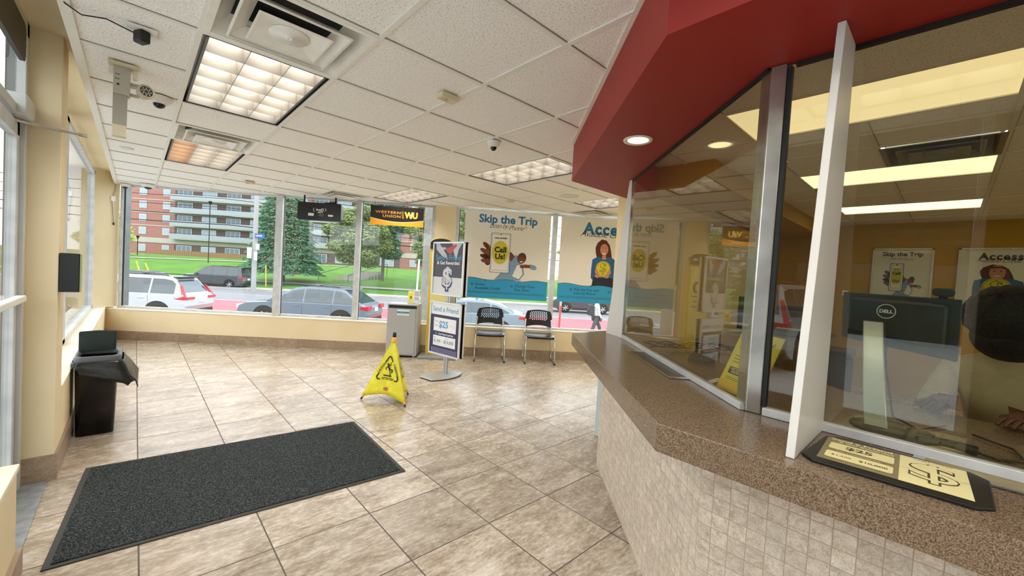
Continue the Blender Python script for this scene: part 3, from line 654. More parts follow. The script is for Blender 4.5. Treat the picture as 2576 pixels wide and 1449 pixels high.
def cone_print(a, b):
    ctr = (F[0]+F[1]+F[2])/3
    mid = (a+b)/2; u = (b-a).normalized(); up = (AP-mid).normalized(); nn = u.cross(up)
    if nn.dot(mid-ctr) < 0: u = -u; a, b = b, a
    o = a+Vector((0, 0, .03)); S = Sheet(o, u, up, {'k': ink('191a14'), 'r': ink('a8322a'), 'w': ink('e8dcd0')}); w = (b-a).length; cx = w/2
    H = (AP-mid-Vector((0, 0, .03))).length
    def on_cloth(x, y, l):
        f = max(0, min(1, y/H)); sx = ((x-cx)/max(.02, (1-f)*w))+.5; p0 = a.lerp(b, max(0, min(1, sx))); iw = ctr-p0; iw.z = 0
        return S0+u*x+up*y+iw.normalized()*(.028*math.sin(math.pi*max(0, min(1, sx)))*(1-f)*(1-f*.965))+u.cross(up).normalized()*(.0035+.0004*l)
    S0 = a+Vector((0, 0, .03)); S.P = on_cloth
    for dx in (0,):
        y0 = .215
        S.text('ATTENTION', cx+.006, y0, w=.155, h=.026, bold=.02); S.text('CAUTION', cx-.085, y0+.105, w=.125, h=.024, bold=.02, rot=math.radians(58)); S.text('CUIDADO', cx+.090, y0+.105, w=.125, h=.024, bold=.02, rot=math.radians(-60))
        S.line([(cx-.092, y0-.012), (cx-.118, y0-.010), (cx-.128, y0+.012), (cx-.108, y0+.045)], .013, 'k', 1); S.line([(cx+.100, y0-.012), (cx+.126, y0-.010), (cx+.134, y0+.012), (cx+.120, y0+.045)], .013, 'k', 1)
        S.line([(cx-.046, y0+.168), (cx-.012, y0+.225), (cx+.010, y0+.228), (cx+.040, y0+.178)], .013, 'k', 1)
        S.disc(cx-.012, y0+.146, .012, 'k', 1); S.line([(cx-.008, y0+.130), (cx+.012, y0+.100), (cx+.018, y0+.092)], .022, 'k', 1)
        S.line([(cx-.004, y0+.128), (cx-.035, y0+.108), (cx-.030, y0+.090)], .009, 'k', 1); S.line([(cx, y0+.130), (cx+.026, y0+.150), (cx+.020, y0+.168)], .009, 'k', 1)
        S.line([(cx+.014, y0+.096), (cx+.052, y0+.094), (cx+.048, y0+.066)], .012, 'k', 1); S.line([(cx+.014, y0+.096), (cx+.026, y0+.060), (cx+.034, y0+.034)], .011, 'k', 1)
        S.line([(cx-.052, y0+.034), (cx+.046, y0+.030)], .012, 'k', 1)
        S.disc(cx, y0-.105, .040, 'r', 1, .017); S.rect(cx-.036, y0-.111, cx+.036, y0-.099, 'w', 2); S.rect(cx-.033, y0-.109, cx+.033, y0-.101, 'r', 3)
    S.build('warning_print', t)
for i in range(3): cone_print(F[i], F[(i+1) % 3])

# grey cabinet and leaflets
t = thing('cabinet', 'grey metal drop-box cabinet with a black slot standing by the window', 'cabinet', W(-1.25, 6.53))
u0, u1 = -1.50, -1.035
m = MB(); wbox(m, u0, u1, 6.36, 6.715, .03, .828); m.build('body', GREYL, t, bevel=.003)
m = MB(); wbox(m, u0+.012, u1-.03, 6.345, 6.362, .05, .755); d = m.build('door', mat('cabinet_grey', 'aeb0b2', .45), t, bevel=.003)
m = MB(); m.tube([W(u0+.035, 6.335, .50), W(u0+.035, 6.347, .50)], .008, 10); m.build('lock', CHROME, d)
S = Sheet(W(u0+.15, 6.343, .655), TV, ZV, {'w': PAPER, 'b': ink('2f93bf'), 'g': ink('8c9aa5')}); S.rect(0, 0, .185, .088, 'w', 0); S.rect(0, .030, .185, .062, 'b', 1); [S.rect(.04+.018*q, .042, .051+.018*q, .051, 'g', 2) for q in range(6)]; S.rect(.02, .012, .16, .016, 'g', 1); S.build('sticker', t)
m = MB(); wbox(m, u0+.02, u1-.02, 6.350, 6.37, .765, .808); m.build('slot', DARK, t)
for a_, b_ in ((u1-.045, 6.40), (u0+.045, 6.40), (u1-.045, 6.68), (u0+.045, 6.68)): m = MB(); m.tube([W(a_, b_, .03), W(a_, b_, .002)], .014, 10); m.build('foot', WHITEP, t)
t = thing('leaflet_holder', 'clear leaflet holder with a yellow leaflet on the grey cabinet', 'leaflet holder', W(-1.13, 6.5, .829))
S = Sheet(W(-1.225, 6.48, .832), TV, (ZV+NV*.18).normalized(), {'y': ink('eddb3e'), 'w': PAPER, 'k': ink('222222'), 'g': ink('b9b6c4'), 'yl': ink('f3eaa0')})
S.rect(0, 0, .085, .20, 'yl', 0); S.rect(.01, .06, .078, .175, 'y', 1); S.text('8', .046, .10, h=.045, m='k', l=2, bold=.03); S.rect(.09, .01, .18, .215, 'w', 0); S.rect(.098, .12, .172, .205, 'g', 1); S.rect(.098, .06, .172, .11, 'g', 1); S.build('leaflets', t)
m = MB(); wbox(m, -1.235, -1.035, 6.455, 6.53, .8285, .834); wbox(m, -1.235, -1.035, 6.455, 6.458, .834, .90); m.build('stand', glass_mat('clear_acrylic', (.95, .97, .97), .08), t)

# yellow and black kiosk on the pier
t = thing('money_transfer_kiosk', 'tall yellow brochure kiosk with a black arched header by the pier', 'display stand', W(-.72, 6.5))
KY = mat('kiosk_yellow', 'e0bf2a', .45)
m = MB(); wbox(m, -1.0, -.42, 6.30, 6.70, .001, .035); m.build('base_plate', mat('kiosk_base', '8d9296', .5), t, bevel=.006)
m = MB(); wbox(m, -.92, -.56, 6.54, 6.60, .035, 1.78); m.build('body', KY, t, bevel=.004)
uc = -.74; pts = [(uc-.18, 1.72)]+[(uc+.18*math.sin(a), 1.80+.085*math.cos(a)) for a in [math.radians(x) for x in range(-80, 81, 10)]]+[(uc+.18, 1.72)]
n = len(pts); m = MB(); vs = [W(a, 6.52, b) for a, b in pts]+[W(a, 6.605, b) for a, b in pts]
m.add(vs, [tuple(range(n)), tuple(range(n, 2*n))[::-1]]+[(i, n+i, n+(i+1) % n, (i+1) % n) for i in range(n)]); m.build('header', BLACKG, t)
m = MB(); m.tube([W(a, 6.515, b+.008) for a, b in pts[1:-1]], .007, 6); m.build('header_rim', mat('rim_gold', 'e8c66a', .4), t)
S = Sheet(W(-.92, 6.518, 1.70), TV, ZV, {'w': PAPER, 'y': KY, 'k': ink('1c1a16'), 'o': ink('e89a1a')})
S.text('WESTERN', .12, .105, w=.13, h=.018, m='w', bold=.02); S.text('UNION', .12, .078, w=.10, h=.018, m='w', bold=.02); S.text('WU', .27, .09, h=.035, m='w', bold=.05); S.build('header_print', t)
S = Sheet(W(-.92, 6.538, .5), TV, ZV, {'y': mat('kiosk_pale', 'efe08a', .5), 'k': ink('3a3524'), 'o': ink('e8b81a')}); S.rect(.03, .1, .33, 1.18, 'y'); S.text('10', .18, .85, w=.2, m='k', l=2, bold=.03); S.rect(.05, .70, .30, .715, 'k', 2); S.rect(.05, .62, .26, .635, 'k', 2); S.rect(.05, .54, .28, .555, 'k', 2); S.build('body_print', t)

# double poster stand
t = thing('poster_stand', 'grey floor stand holding two framed referral posters one above the other', 'poster stand', (3.0, 4.45, 0))
SG = mat('stand_silver', 'b6babd', .35, .5); cx, cy = 2.965, 4.445; ex = Vector((math.cos(.18), math.sin(.18), 0)); ey = Vector((-ex.y, ex.x, 0)); pts = []
for s in range(-6, 7): a = s/6*.27; pts.append((a, -.115-.075*(1-(s/6)**2)))
for s in range(6, -7, -1): a = s/6*.27; pts.append((a, .115+.075*(1-(s/6)**2)))
Q = [(cx+ex.x*a+ey.x*b, cy+ex.y*a+ey.y*b) for a, b in pts]
MB().prism(Q, .012, .024).build('base', SG, t, bevel=.003)
MB().prism([(cx+(x-cx)*.96, cy+(y-cy)*.96) for x, y in Q], .0005, .012).build('base_foot', DARK, t)
pu = Vector((.0753, -.612, 0)).normalized(); pn = Vector((pu.y, -pu.x, 0)).normalized()     # pn faces the viewer
if pn.x > 0: pn = -pn
pc = Vector((3.05, 4.485, 0))
m = MB(); m.obox(pc-pu*.035-pn*.014, pu*.028, pn*.028, ZV*1.75); m.obox(pc+pu*.007-pn*.014, pu*.028, pn*.028, ZV*1.75); m.obox(pc-pu*.01-pn*.009, pu*.02, pn*.018, ZV*1.75); m.build('pole', SG, t, bevel=.003)
NAVY = ink('2b2c56'); STB = ink('4fa3cf')
def stand_panel(z0, z1, side, lower):
    nn = pn*side; uu = pu if side > 0 else -pu; w = .615; o = pc+Vector((-.012, .012, 0))+nn*.022-uu*(w/2)+ZV*z0; h = z1-z0
    fr = MB(); f = .022
    for a, b, c, d in ((0, 0, w, f), (0, h-f, w, h), (0, 0, f, h), (w-f, 0, w, h)): fr.obox(o+uu*a+ZV*b, uu*(c-a), ZV*(d-b), nn*.022)
    p = fr.build('poster_frame', mat('snap_frame', 'dcdee0', .35, .25), t, bevel=.002)
    m = MB(); m.obox(o+uu*.004+ZV*.004-nn*.004, uu*(w-.008), ZV*(h-.008), nn*.012); m.build('backing', DARK, p)
    S = Sheet(o+nn*.009, uu, ZV, {'n': NAVY, 'w': ink('eef1f4'), 'b': STB, 'k': ink('3a4a68'), 'g': ink('c9ccd4'), 'dk': ink('4a4a56'), 'r': ink('c8524e'), 'lg': ink('dfe1e4'), 'l': ink('8f8db4'), 'c': ink('45b7e0')})
    if lower:
        S.rect(f, f, w-f, h-f, 'w', 0); S.rect(f, f, w-f, h-.175, 'n', 1); S.text('Send a Friend', w/2, h-.10, w=.50, m='b', l=2, bold=.012)
        S.rect(.085, h-.395, .53, h-.215, 'w', 2); S.text('You', .105, h-.262, h=.028, m='b', l=3, align='l'); S.text('Get', .105, h-.318, h=.028, m='b', l=3, align='l'); S.text('$25', .285, h-.305, w=.18, m='b', l=3, bold=.03)
        S.rect(.42, h-.30, .51, h-.296, 'g', 3); S.rect(.42, h-.32, .51, h-.316, 'g', 3)
        S.text('Your Friend Could Get', .335, h-.428, w=.30, m='w', l=2, bold=.03); S.rect(.125, h-.433, .160, h-.425, 'c', 2); S.rect(.138, h-.447, .146, h-.411, 'c', 2)
        S.rect(.085, h-.590, .53, h-.455, 'w', 2); S.text('Up To', .125, h-.485, h=.018, m='k', l=3); S.text('Up To', .36, h-.485, h=.018, m='k', l=3); S.text('$1,500', .170, h-.528, w=.135, m='k', l=3, bold=.01); S.text('or', .270, h-.53, h=.012, m='k', l=3); S.text('$10,000', .40, h-.528, w=.19, m='k', l=3, bold=.01)
        S.rect(.105, h-.565, .22, h-.561, 'g', 3); S.rect(.32, h-.565, .48, h-.561, 'g', 3)
        for k in range(7):
            x = .05
            while x < .56: dx = random.uniform(.015, .05); S.rect(x, h-.625-k*.010, min(x+dx, .565), h-.620-k*.010, 'l', 2); x += dx+.006
    else:
        S.rect(f, f, w-f, h-f, 'dk', 0); S.rect(f, f, w-f, .245, 'lg', 1)
        S.poly([(.12, h-f), (.26, h-.16), (.30, h-.22), (.20, h-.20), (.06, h-.10), (.05, h-f)], 'g', 1); S.poly([(.38, h-f), (.56, h-f), (.50, h-.10), (.46, h-.24), (.40, h-.12)], 'g', 1); S.poly([(.24, h-.10), (.44, h-f-.01), (.47, h-.05), (.34, h-.16)], 'r', 2)
        S.text('CASH', .20, h-.085, w=.10, m='w', l=3, bold=.04); S.text('MONEY', .33, h-.09, w=.13, m='r', l=3, bold=.04)
        S.text('Send a Friend', w/2, h-.205, w=.50, m='b', l=4, bold=.012); S.text('& Get Rewarded', w/2, h-.275, w=.44, m='w', l=4, bold=.02)
        S.text('$', w/2, .225, h=.34, m='k', l=3, bold=.06); S.text('$', w/2, .225, h=.315, m='lg', l=4, bold=.035); S.text('$', w/2, .225, h=.29, m='k', l=5, bold=.0); S.text('$', w/2, .225, h=.285, m='lg', l=6, bold=-.012)
    S.build('poster_print', p)
random.seed(5)
for s in (1, -1): stand_panel(.257, .968, s, True); stand_panel(1.052, 1.763, s, False)

# guest chairs
def chair(label, loc, rz, group='black perforated guest chairs'):
    t = thing('guest_chair', label, 'chair', (0, 0, 0), group)
    for s in (-1, 1):
        x = s*.235; P = [(x*.93, -.205, .50), (x*.95, -.195, .43), (x*.97, -.19, .30), (x, -.20, .10), (x, -.215, .028), (x, -.19, .012), (x, 0, .011), (x, .15, .012), (x, .195, .022), (x, .205, .06), (x*.99, .19, .25), (x*.96, .165, .405), (x*.93, .14, .43), (x*.92, 0, .432), (x*.92, -.14, .436)]
        m = MB(); m.tube(P, .0105, 8); m.build('leg', CHROME, t, world=False)
        m = MB(); m.tube([(x*.93, -.2, .47), (x*.93, -.225, .56), (x*.9, -.245, .66)], .0105, 8); m.build('back_support', CHROME, t, world=False)
        m = MB(); m.tube([(x, .205, .013), (x, .245, .016)], .0125, 8); m.build('glide', BLACK, t, world=False)
    m = MB(); m.tube([(-.222, 0, .43), (.222, 0, .43)], .010, 8); m.build('cross_bar', CHROME, t, world=False)
    # seat: dished shell
    m = MB(); N = 12; vs = []
    def sh(a, b): a2 = a*(1-.10*max(0, b)**3); return (a2*.235, b*.215+.01*(1-a*a), .448-.012*math.cos(a*1.5)*math.cos(b*1.3)-(.018*max(0, b)**4))
    for j in range(N+1):
        for i in range(N+1): vs.append(sh(-1+2*i/N, -1+2*j/N))
    m.add(vs, [(j*(N+1)+i, j*(N+1)+i+1, (j+1)*(N+1)+i+1, (j+1)*(N+1)+i) for j in range(N) for i in range(N)], 0, smooth=True)
    o = m.build('seat', BLACKG, t, world=False); q = o.modifiers.new('solid', 'SOLIDIFY'); q.thickness = .032; q.offset = -1; q = o.modifiers.new('bv', 'BEVEL'); q.width = .01; q.segments = 3; q.limit_method = 'ANGLE'
    # backrest: curved, perforated
    m = MB(); cols, rows = 13, 12; H0, H1 = .565, .815
    def bp(a, b):       # a -1..1, b 0..1
        wv = .232*(1-.09*b*b)-(.018*max(0, b-.8)/.2 if b > .8 else 0); top = H1-.020*a*a if True else H1; low = H0-.045*abs(a)**2.2*0
        z = (.50+(.06)*(1-a*a)**.5)+(top-(.50+.06*(1-a*a)**.5))*b
        return (a*wv, -.235-.05*b-.045*(1-a*a), z)
    for j in range(rows):
        for i in range(cols):
            a0, a1, b0, b1 = -1+2*i/cols, -1+2*(i+1)/cols, j/rows, (j+1)/rows
            o4 = [bp(a0, b0), bp(a1, b0), bp(a1, b1), bp(a0, b1)]
            if 1 < i < cols-2+0 and 4 <= j <= rows-2 and not (j == 4 and (i < 3 or i > cols-4)):
                for hx in (0,):
                    sft = (.18 if j % 2 else -.18)
                    ca, cb = (a0+a1)/2+sft*(a1-a0), (b0+b1)/2; ra, rb = (a1-a0)*.27, (b1-b0)*.40
                    i4 = [bp(ca-ra, cb-rb), bp(ca+ra, cb-rb), bp(ca+ra, cb+rb), bp(ca-ra, cb+rb)]
                m.add(o4+i4, [(k, (k+1) % 4, 4+(k+1) % 4, 4+k) for k in range(4)], 0)
            else: m.add(o4, [(0, 1, 2, 3)], 0)
    o = m.build('backrest', BLACK, t, world=False); q = o.modifiers.new('solid', 'SOLIDIFY'); q.thickness = .012
    t.location = loc; t.rotation_euler = (0, 0, rz); return t
c1 = chair('black perforated guest chair closer to the poster stand', (4.202, 4.976, 0), math.radians(142.5))
c2 = copy_tree(c1); c2.location = (4.822, 4.466, 0); c2.rotation_euler = (0, 0, math.radians(140)); c2['label'] = 'black perforated guest chair closer to the countertop end'

# ------------------------------------------------------------------ hanging signs
PB = ink('1c74a8'); PN = ink('1d3f6e'); PR = ink('6e1f2a'); PBG = mat('poster_sheet', 'edeae0', .55); BLU = ink('2a9fd2'); SKD = ink('5a2a1a'); SKL = ink('c98a6a'); DEN = ink('7fa0bd'); DEN2 = ink('1f5c94'); HAIRR = ink('5a1c1a'); LIM = ink('d3ca2c'); INKK = ink('16181c')
PM = {'bg': PBG, 'b': PB, 'n': PN, 'r': PR, 'bl': BLU, 'sd': SKD, 'sl': SKL, 'd': DEN, 'd2': DEN2, 'hr': HAIRR, 'y': LIM, 'k': INKK, 'w': PAPER, 's2': ink('7a3c26'), 'nv': ink('15233a')}
def wave(S, w, y, base=0., c='bl'):
    pts = [(0, 0), (w, 0)]; top = []
    for k in range(41):
        x = w*k/40; s = x/w; top.append((x, y+.018*math.sin(s*7.5+.6)+.030*math.exp(-((s-.56)/.12)**2)+.010*math.sin(s*17)))
    S.poly(pts+top[::-1], c, 4); S.line(top, .005, 'nv', 5); return top
def loops(S, x, y, r=.014): S.line([(x+r*math.cos(a), y+r*math.sin(a)*1.2) for a in [math.pi*2*k/10 for k in range(11)]], .004, 'nv', 6)
def tick(S, x, y): S.disc(x, y, .018, 'nv', 6); S.line([(x-.008, y), (x-.002, y-.007), (x+.009, y+.008)], .004, 'w', 7)
def fineprint(S, x0, x1, y, rows, c='nv'):
    for k in range(rows):
        x = x0
        while x < x1: dx = random.uniform(.01, .04); S.rect(x, y-k*.018, min(x+dx, x1), y-k*.018+.005, c, 6); x += dx+.005
def poster_phone(S, w, h, full=True):
    S.rect(0, 0, w, h, 'bg', 0)
    S.text('Skip the Trip', w*.50, h*.905, w=w*.68, m='b' if full else 'k', l=2, bold=.03); S.text('Loan by', w*.40, h*.835, w=w*.22, m='nv', l=3, shear=.4, bold=-.012, space=.85); S.text('Phone*', w*.62, h*.832, w=w*.22, m='r', l=3, shear=.4, bold=-.012, space=.85)
    S.disc(w*.40, h*.53, w*.125, 'y', 1, h*.14)
    # man: sleeve, body, head
    S.poly([(w*.37, h*.22), (w*.44, h*.30), (w*.52, h*.40), (w*.56, h*.50), (w*.62, h*.52), (w*.70, h*.40), (w*.72, h*.30), (w*.66, h*.22)], 'd', 1)
    S.poly([(w*.58, h*.27), (w*.63, h*.40), (w*.68, h*.41), (w*.70, h*.30), (w*.66, h*.24)], 'w', 2)
    S.poly([(w*.50, h*.50), (w*.56, h*.44), (w*.60, h*.50), (w*.55, h*.55), (w*.50, h*.53)], 's2', 2)
    S.disc(w*.68, h*.485, w*.052, 'sd', 3, h*.065, -.25); S.disc(w*.675, h*.462, w*.042, 's2', 4, h*.040, -.25)
    S.poly([(w*.655, h*.447), (w*.695, h*.452), (w*.69, h*.440), (w*.67, h*.435)], 'w', 5); S.disc(w*.660, h*.483, .004, 'k', 5); S.disc(w*.694, h*.486, .004, 'k', 5)
    S.poly([(w*.66, h*.40), (w*.72, h*.415), (w*.82, h*.41), (w*.82, h*.375), (w*.73, h*.375), (w*.67, h*.37)], 's2', 4); S.poly([(w*.78, h*.42), (w*.84, h*.41), (w*.865, h*.375), (w*.84, h*.355), (w*.79, h*.36)], 'd', 5)
    # phone with a hand behind
    for k, (fx, fy, ln, rot) in enumerate(((.27, .60, .085, -.75), (.25, .54, .085, -.45), (.255, .48, .075, -.25), (.27, .43, .065, -.1))): S.disc(w*fx, h*fy, w*.065, 's2' if k % 2 else 'sd', 1+k % 2, h*.026, rot)
    S.disc(w*.285, h*.48, w*.05, 'sd', 1, h*.10)
    x0, x1, y0, y1 = w*.315, w*.535, h*.305, h*.755; r = .022
    S.poly(rrect(x0-.006, y0-.006, x1+.006, y1+.006, r), 'nv', 6); S.poly(rrect(x0, y0, x1, y1, r), 'bg', 7); S.poly(rrect(x0+.014, y0+.035, x1-.014, y1-.02, .012), 'nv', 8); S.poly(rrect(x0+.017, y0+.038, x1-.017, y1-.023, .012), 'w', 9)
    cx = (x0+x1)/2; S.poly([(cx+(x1-x0)/2*.86*math.cos(a) if abs(math.cos(a)) < 2 else 0, (y0+y1)/2+.01+(h*.135)*math.sin(a)) for a in [math.pi*2*k/28 for k in range(28)]], 'y', 10)
    S.text('CASH MONEY', cx, y1-.075, w=(x1-x0)*.70, m='k', l=11, bold=.05); S.text('Call', cx, (y0+y1)/2+.055, w=(x1-x0)*.62, m='k', l=12, bold=.04); S.text('Us!', cx, (y0+y1)/2-.055, w=(x1-x0)*.52, m='k', l=12, bold=.04); S.disc(cx, y1-.014, .012, 'nv', 9, .006)
    if full:
        wave(S, w, h*.215); loops(S, w*.27, h*.205); loops(S, w*.67, h*.225); tick(S, w*.12, h*.155); tick(S, w*.58, h*.150)
        S.text('Access', w*.155, h*.158, h=.040, m='nv', l=6, align='l'); S.text('Available Credit', w*.155, h*.115, w=w*.29, m='nv', l=6, align='l'); S.text('Change Your', w*.615, h*.155, w=w*.24, m='nv', l=6, align='l'); S.text('Due Date', w*.615, h*.115, w=w*.175, m='nv', l=6, align='l'); fineprint(S, .04, w-.05, h*.07, 2)
def poster_coin(S, w, h, full=True):
    S.rect(0, 0, w, h, 'bg', 0)
    S.text('Access', w*.55, h*.885, w=w*.58, m='b' if full else 'k', l=2, bold=.04, space=1.12); S.text('Available Credit', w*.53, h*.825, w=w*.60, m='nv', l=3, shear=.4, bold=-.012, space=.85)
    cx = w*.53
    S.poly([(cx-.14, h*.60), (cx-.15, h*.66), (cx-.12, h*.72), (cx-.05, h*.765), (cx+.03, h*.755), (cx+.09, h*.70), (cx+.12, h*.62), (cx+.14, h*.54), (cx+.10, h*.50), (cx-.11, h*.52)], 'hr', 1)
    S.poly([(cx-.20, h*.42), (cx-.19, h*.52), (cx-.10, h*.56), (cx, h*.545), (cx+.12, h*.56), (cx+.21, h*.52), (cx+.23, h*.40), (cx+.21, h*.28), (cx+.10, h*.24), (cx-.10, h*.24), (cx-.20, h*.30)], 'd2', 2)
    S.poly([(cx-.17, h*.25), (cx-.16, h*.31), (cx+.18, h*.31), (cx+.19, h*.20), (cx-.18, h*.20)], 'nv', 3); S.poly([(cx-.03, h*.53), (cx+.04, h*.53), (cx+.03, h*.60), (cx-.02, h*.60)], 'sl', 3)
    S.disc(cx, h*.645, .068, 'sl', 4, .098); S.poly([(cx-.035, h*.605), (cx+.035, h*.608), (cx+.02, h*.590), (cx-.02, h*.588)], 'w', 5); S.line([(cx-.036, h*.608), (cx, h*.600), (cx+.036, h*.611)], .004, 'r', 6)
    for s in (-1, 1): S.disc(cx+s*.027, h*.665, .009, 'k', 5, .005); S.line([(cx+s*.015, h*.683), (cx+s*.040, h*.684)], .004, 'hr', 5)
    S.poly([(cx-.07, h*.70), (cx-.04, h*.735), (cx+.05, h*.735), (cx+.075, h*.69), (cx+.02, h*.715)], 'hr', 6)
    for k in range(5): S.disc(cx-.10+.045*k, h*.335-.008*abs(k-2), .036, 'sl', 4, .018, .3*(k-2)); 
    S.disc(cx, h*.42, .125, 'y', 5); S.line([(cx+.112*math.cos(a), h*.42+.112*math.sin(a)) for a in [math.pi*2*k/28 for k in range(29)]], .004, 'k', 6); S.text('$', cx, h*.42, h=.19, m='k', l=7, bold=.01); S.text('$', cx, h*.42, h=.18, m='y', l=8, bold=-.018)
    S.disc(cx-.10, h*.37, .03, 'sl', 9, .05, .6); S.disc(cx+.10, h*.37, .03, 'sl', 9, .05, -.6)
    if full:
        wave(S, w, h*.205); loops(S, w*.40, h*.20); tick(S, w*.16, h*.15); tick(S, w*.62, h*.14)
        S.text('Skip the Trip with', w*.20, h*.150, w=w*.30, m='nv', l=6, align='l'); S.text('Loan by Phone*', w*.20, h*.108, w=w*.27, m='nv', l=6, align='l'); S.text('Change Your', w*.66, h*.145, w=w*.24, m='nv', l=6, align='l'); S.text('Due Date', w*.66, h*.105, w=w*.175, m='nv', l=6, align='l'); fineprint(S, .04, w-.05, h*.065, 2)
random.seed(11)
def hang(u0, u1, z0, z1, fn, label):
    t = thing('hanging_poster', label, 'poster', W((u0+u1)/2, 6.69, z0), 'posters hanging in the street window')
    m = MB(); wbox(m, u0, u1, 6.697, 6.699, z0, z1); m.build('sheet', PBG, t)
    m = MB(); m.tube([W(u0-.01, 6.70, z1), W(u1+.01, 6.70, z1)], .008, 8); m.build('top_rail', WHITE, t)
    for u in (u0+.12, u1-.12): m = MB(); m.tube([W(u, 6.70, z1), W(u, 6.70, CZ)], .0015, 5); m.build('string', WHITE, t)
    S = Sheet(W(u0, 6.6965, z0), TV, ZV, PM); fn(S, u1-u0, z1-z0); S.build('poster_print', t)
hang(-.405, 1.005, .975, 2.392, poster_phone, 'large hanging poster of a man holding out a phone, headed Skip the Trip')
hang(1.178, 2.59, .985, 2.388, poster_coin, 'large hanging poster of a woman with a dollar coin, headed Access')
# back-to-front black display box
t = thing('display_box', 'black rounded lightbox hanging from the ceiling at the window', 'lightbox', W(-2.68, 6.6, 2.05))
m = MB(); pr = rrect(-3.01, 2.052, -2.345, 2.328, .035); n = len(pr); vs = [W(a, 6.58, b) for a, b in pr]+[W(a, 6.68, b) for a, b in pr]
m.add(vs, [tuple(range(n)), tuple(range(n, 2*n))[::-1]]+[(i, n+i, n+(i+1) % n, (i+1) % n) for i in range(n)]); m.build('case', BLACKG, t)
m = MB(); m.tube([W(-2.93, 6.63, 2.33), W(-2.93, 6.63, CZ)], .012, 8); m.build('bracket', DARK, t); m = MB(); m.tube([W(-2.62, 6.63, 2.33), W(-2.45, 6.63, 2.345), W(-2.45, 6.63, CZ)], .016, 8); m.build('bracket', DARK, t)
S = Sheet(W(-3.01, 6.579, 2.052), TV, ZV, {'w': ink('e9e9e4'), 'g': ink('55585a'), 'o': ink('a9a9a2')}); S.text('Thank', .34, .168, w=.13, m='w', l=1, shear=.3, mirror=True, bold=.02); S.text('You', .35, .132, w=.08, m='w', l=1, shear=.3, mirror=True, bold=.02)
S.rect(.165, .066, .25, .108, 'w'); S.rect(.325, .066, .40, .098, 'g'); S.rect(.47, .070, .545, .098, 'w'); S.line([(.25, .19), (.24, .16), (.26, .13)], .006, 'w', 1); S.line([(.42, .19), (.44, .17), (.42, .15)], .006, 'w', 1); S.build('markings', t)
t = thing('money_transfer_sign', 'black and yellow rectangular money transfer sign hanging at the window', 'sign', W(-1.49, 6.65, 2.05))
m = MB(); wbox(m, -1.912, -1.070, 6.652, 6.665, 2.055, 2.36); m.build('board', mat('wu_black', '1b1414', .35), t, bevel=.002)
for u in (-1.85, -1.13): m = MB(); m.tube([W(u, 6.66, 2.36), W(u, 6.66, CZ)], .002, 5); m.build('wire', DARK, t)
S = Sheet(W(-1.912, 6.651, 2.055), TV, ZV, {'y': ink('f2a91c'), 'g': ink('e8a233'), 'p': ink('f5dcc0'), 'k': mat('wu_black', '1b1414'), 'yl': ink('f6c23a')}); w = .842; h = .305
top = [(w*k/24, .058+.055*(abs(k/24-.52)/.52)**1.8) for k in range(25)]; S.poly([(0, 0), (w, 0)]+top[::-1], 'y', 0); S.line(top, .009, 'p', 1)
S.text('WESTERN', .275, .208, w=.40, h=.040, m='g', l=1, bold=.014, space=1.1); S.text('UNION', .335, .148, w=.28, h=.040, m='g', l=1, bold=.014, space=1.1)
for x in (.495, .513): S.line([(x, .235), (x+.012, .12)], .006, 'g', 1)
S.text('W', .605, .178, w=.14, h=.105, m='yl', l=1, bold=.06); S.text('U', .705, .178, w=.085, h=.105, m='yl', l=2, bold=.06); S.poly([(.650, .23), (.672, .23), (.652, .125), (.640, .125)], 'p', 3); S.build('sign_print', t)

# ------------------------------------------------------------------ small ceiling things
def dome(x, y, z, label, r=.055):
    t = thing('dome_camera', label, 'security camera', (x, y, z), 'dome cameras on the ceiling')
    m = MB(); m.lathe([(r, 0), (r*.98, -.012), (r*.75, -.035), (r*.45, -.045)], (x, y, z), 24); m.build('housing', mat('dome_white', 'e6e4de', .4), t)
    m = MB(); m.lathe([(r*.47, -.040), (r*.42, -.058), (r*.22, -.070), (.001, -.074)], (x, y, z), 20); m.build('lens_dome', BLACKG, t); return t
dome(.095, 3.72, 2.4385, 'white dome camera beside the hanging vertical unit', .075)
dome(2.087, 2.56, 2.4385, 'white dome camera in front of the egg-crate troffer')
dome(-.14, 8.86, 2.4385, 'smaller dome camera at the far window corner', .07); dome(.12, 8.52, 2.4385, 'larger dome camera near the far window corner', .105)
def smoke(x, y, label, s=1.):
    t = thing('ceiling_sensor', label, 'sensor', (x, y, CZ), 'cream box sensors on the ceiling')
    m = MB(); m.box((x-.06*s, y-.035*s, 2.409), (x+.06*s, y+.035*s, 2.4385)); m.build('box', mat('sensor_cream', 'd9cda8', .5), t, bevel=.003)
    m = MB(); m.lathe([(.022*s, 0), (.018*s, -.005), (.001, -.005)], (x-.025*s, y, 2.409), 16); m.build('sensor_eye', mat('sensor_eye', 'c4b68c', .5), t)
smoke(1.36, 2.13, 'cream sensor box on the grid bar, closest to the viewer'); smoke(1.12, 6.58, 'small cream sensor box near the far window'); smoke(3.88, 4.31, 'cream sensor box between the far troffers', .8)
def disc(x, y, label, r=.09):
    m = MB(); m.lathe([(r, 0), (r*.97, -.006), (r*.5, -.009), (.001, -.009)], (x, y, 2.4466), 24); o = m.build('ceiling_disc', mat('disc_white', 'ddd9cc', .6)); tag(o, label, 'ceiling cover plate', 'round covers on the ceiling')
disc(4.10, 3.43, 'pale round cover on the ceiling beyond the red bulkhead tip', .13); disc(-.09, 5.83, 'pale round cover on the tiles above the left windows', .06)
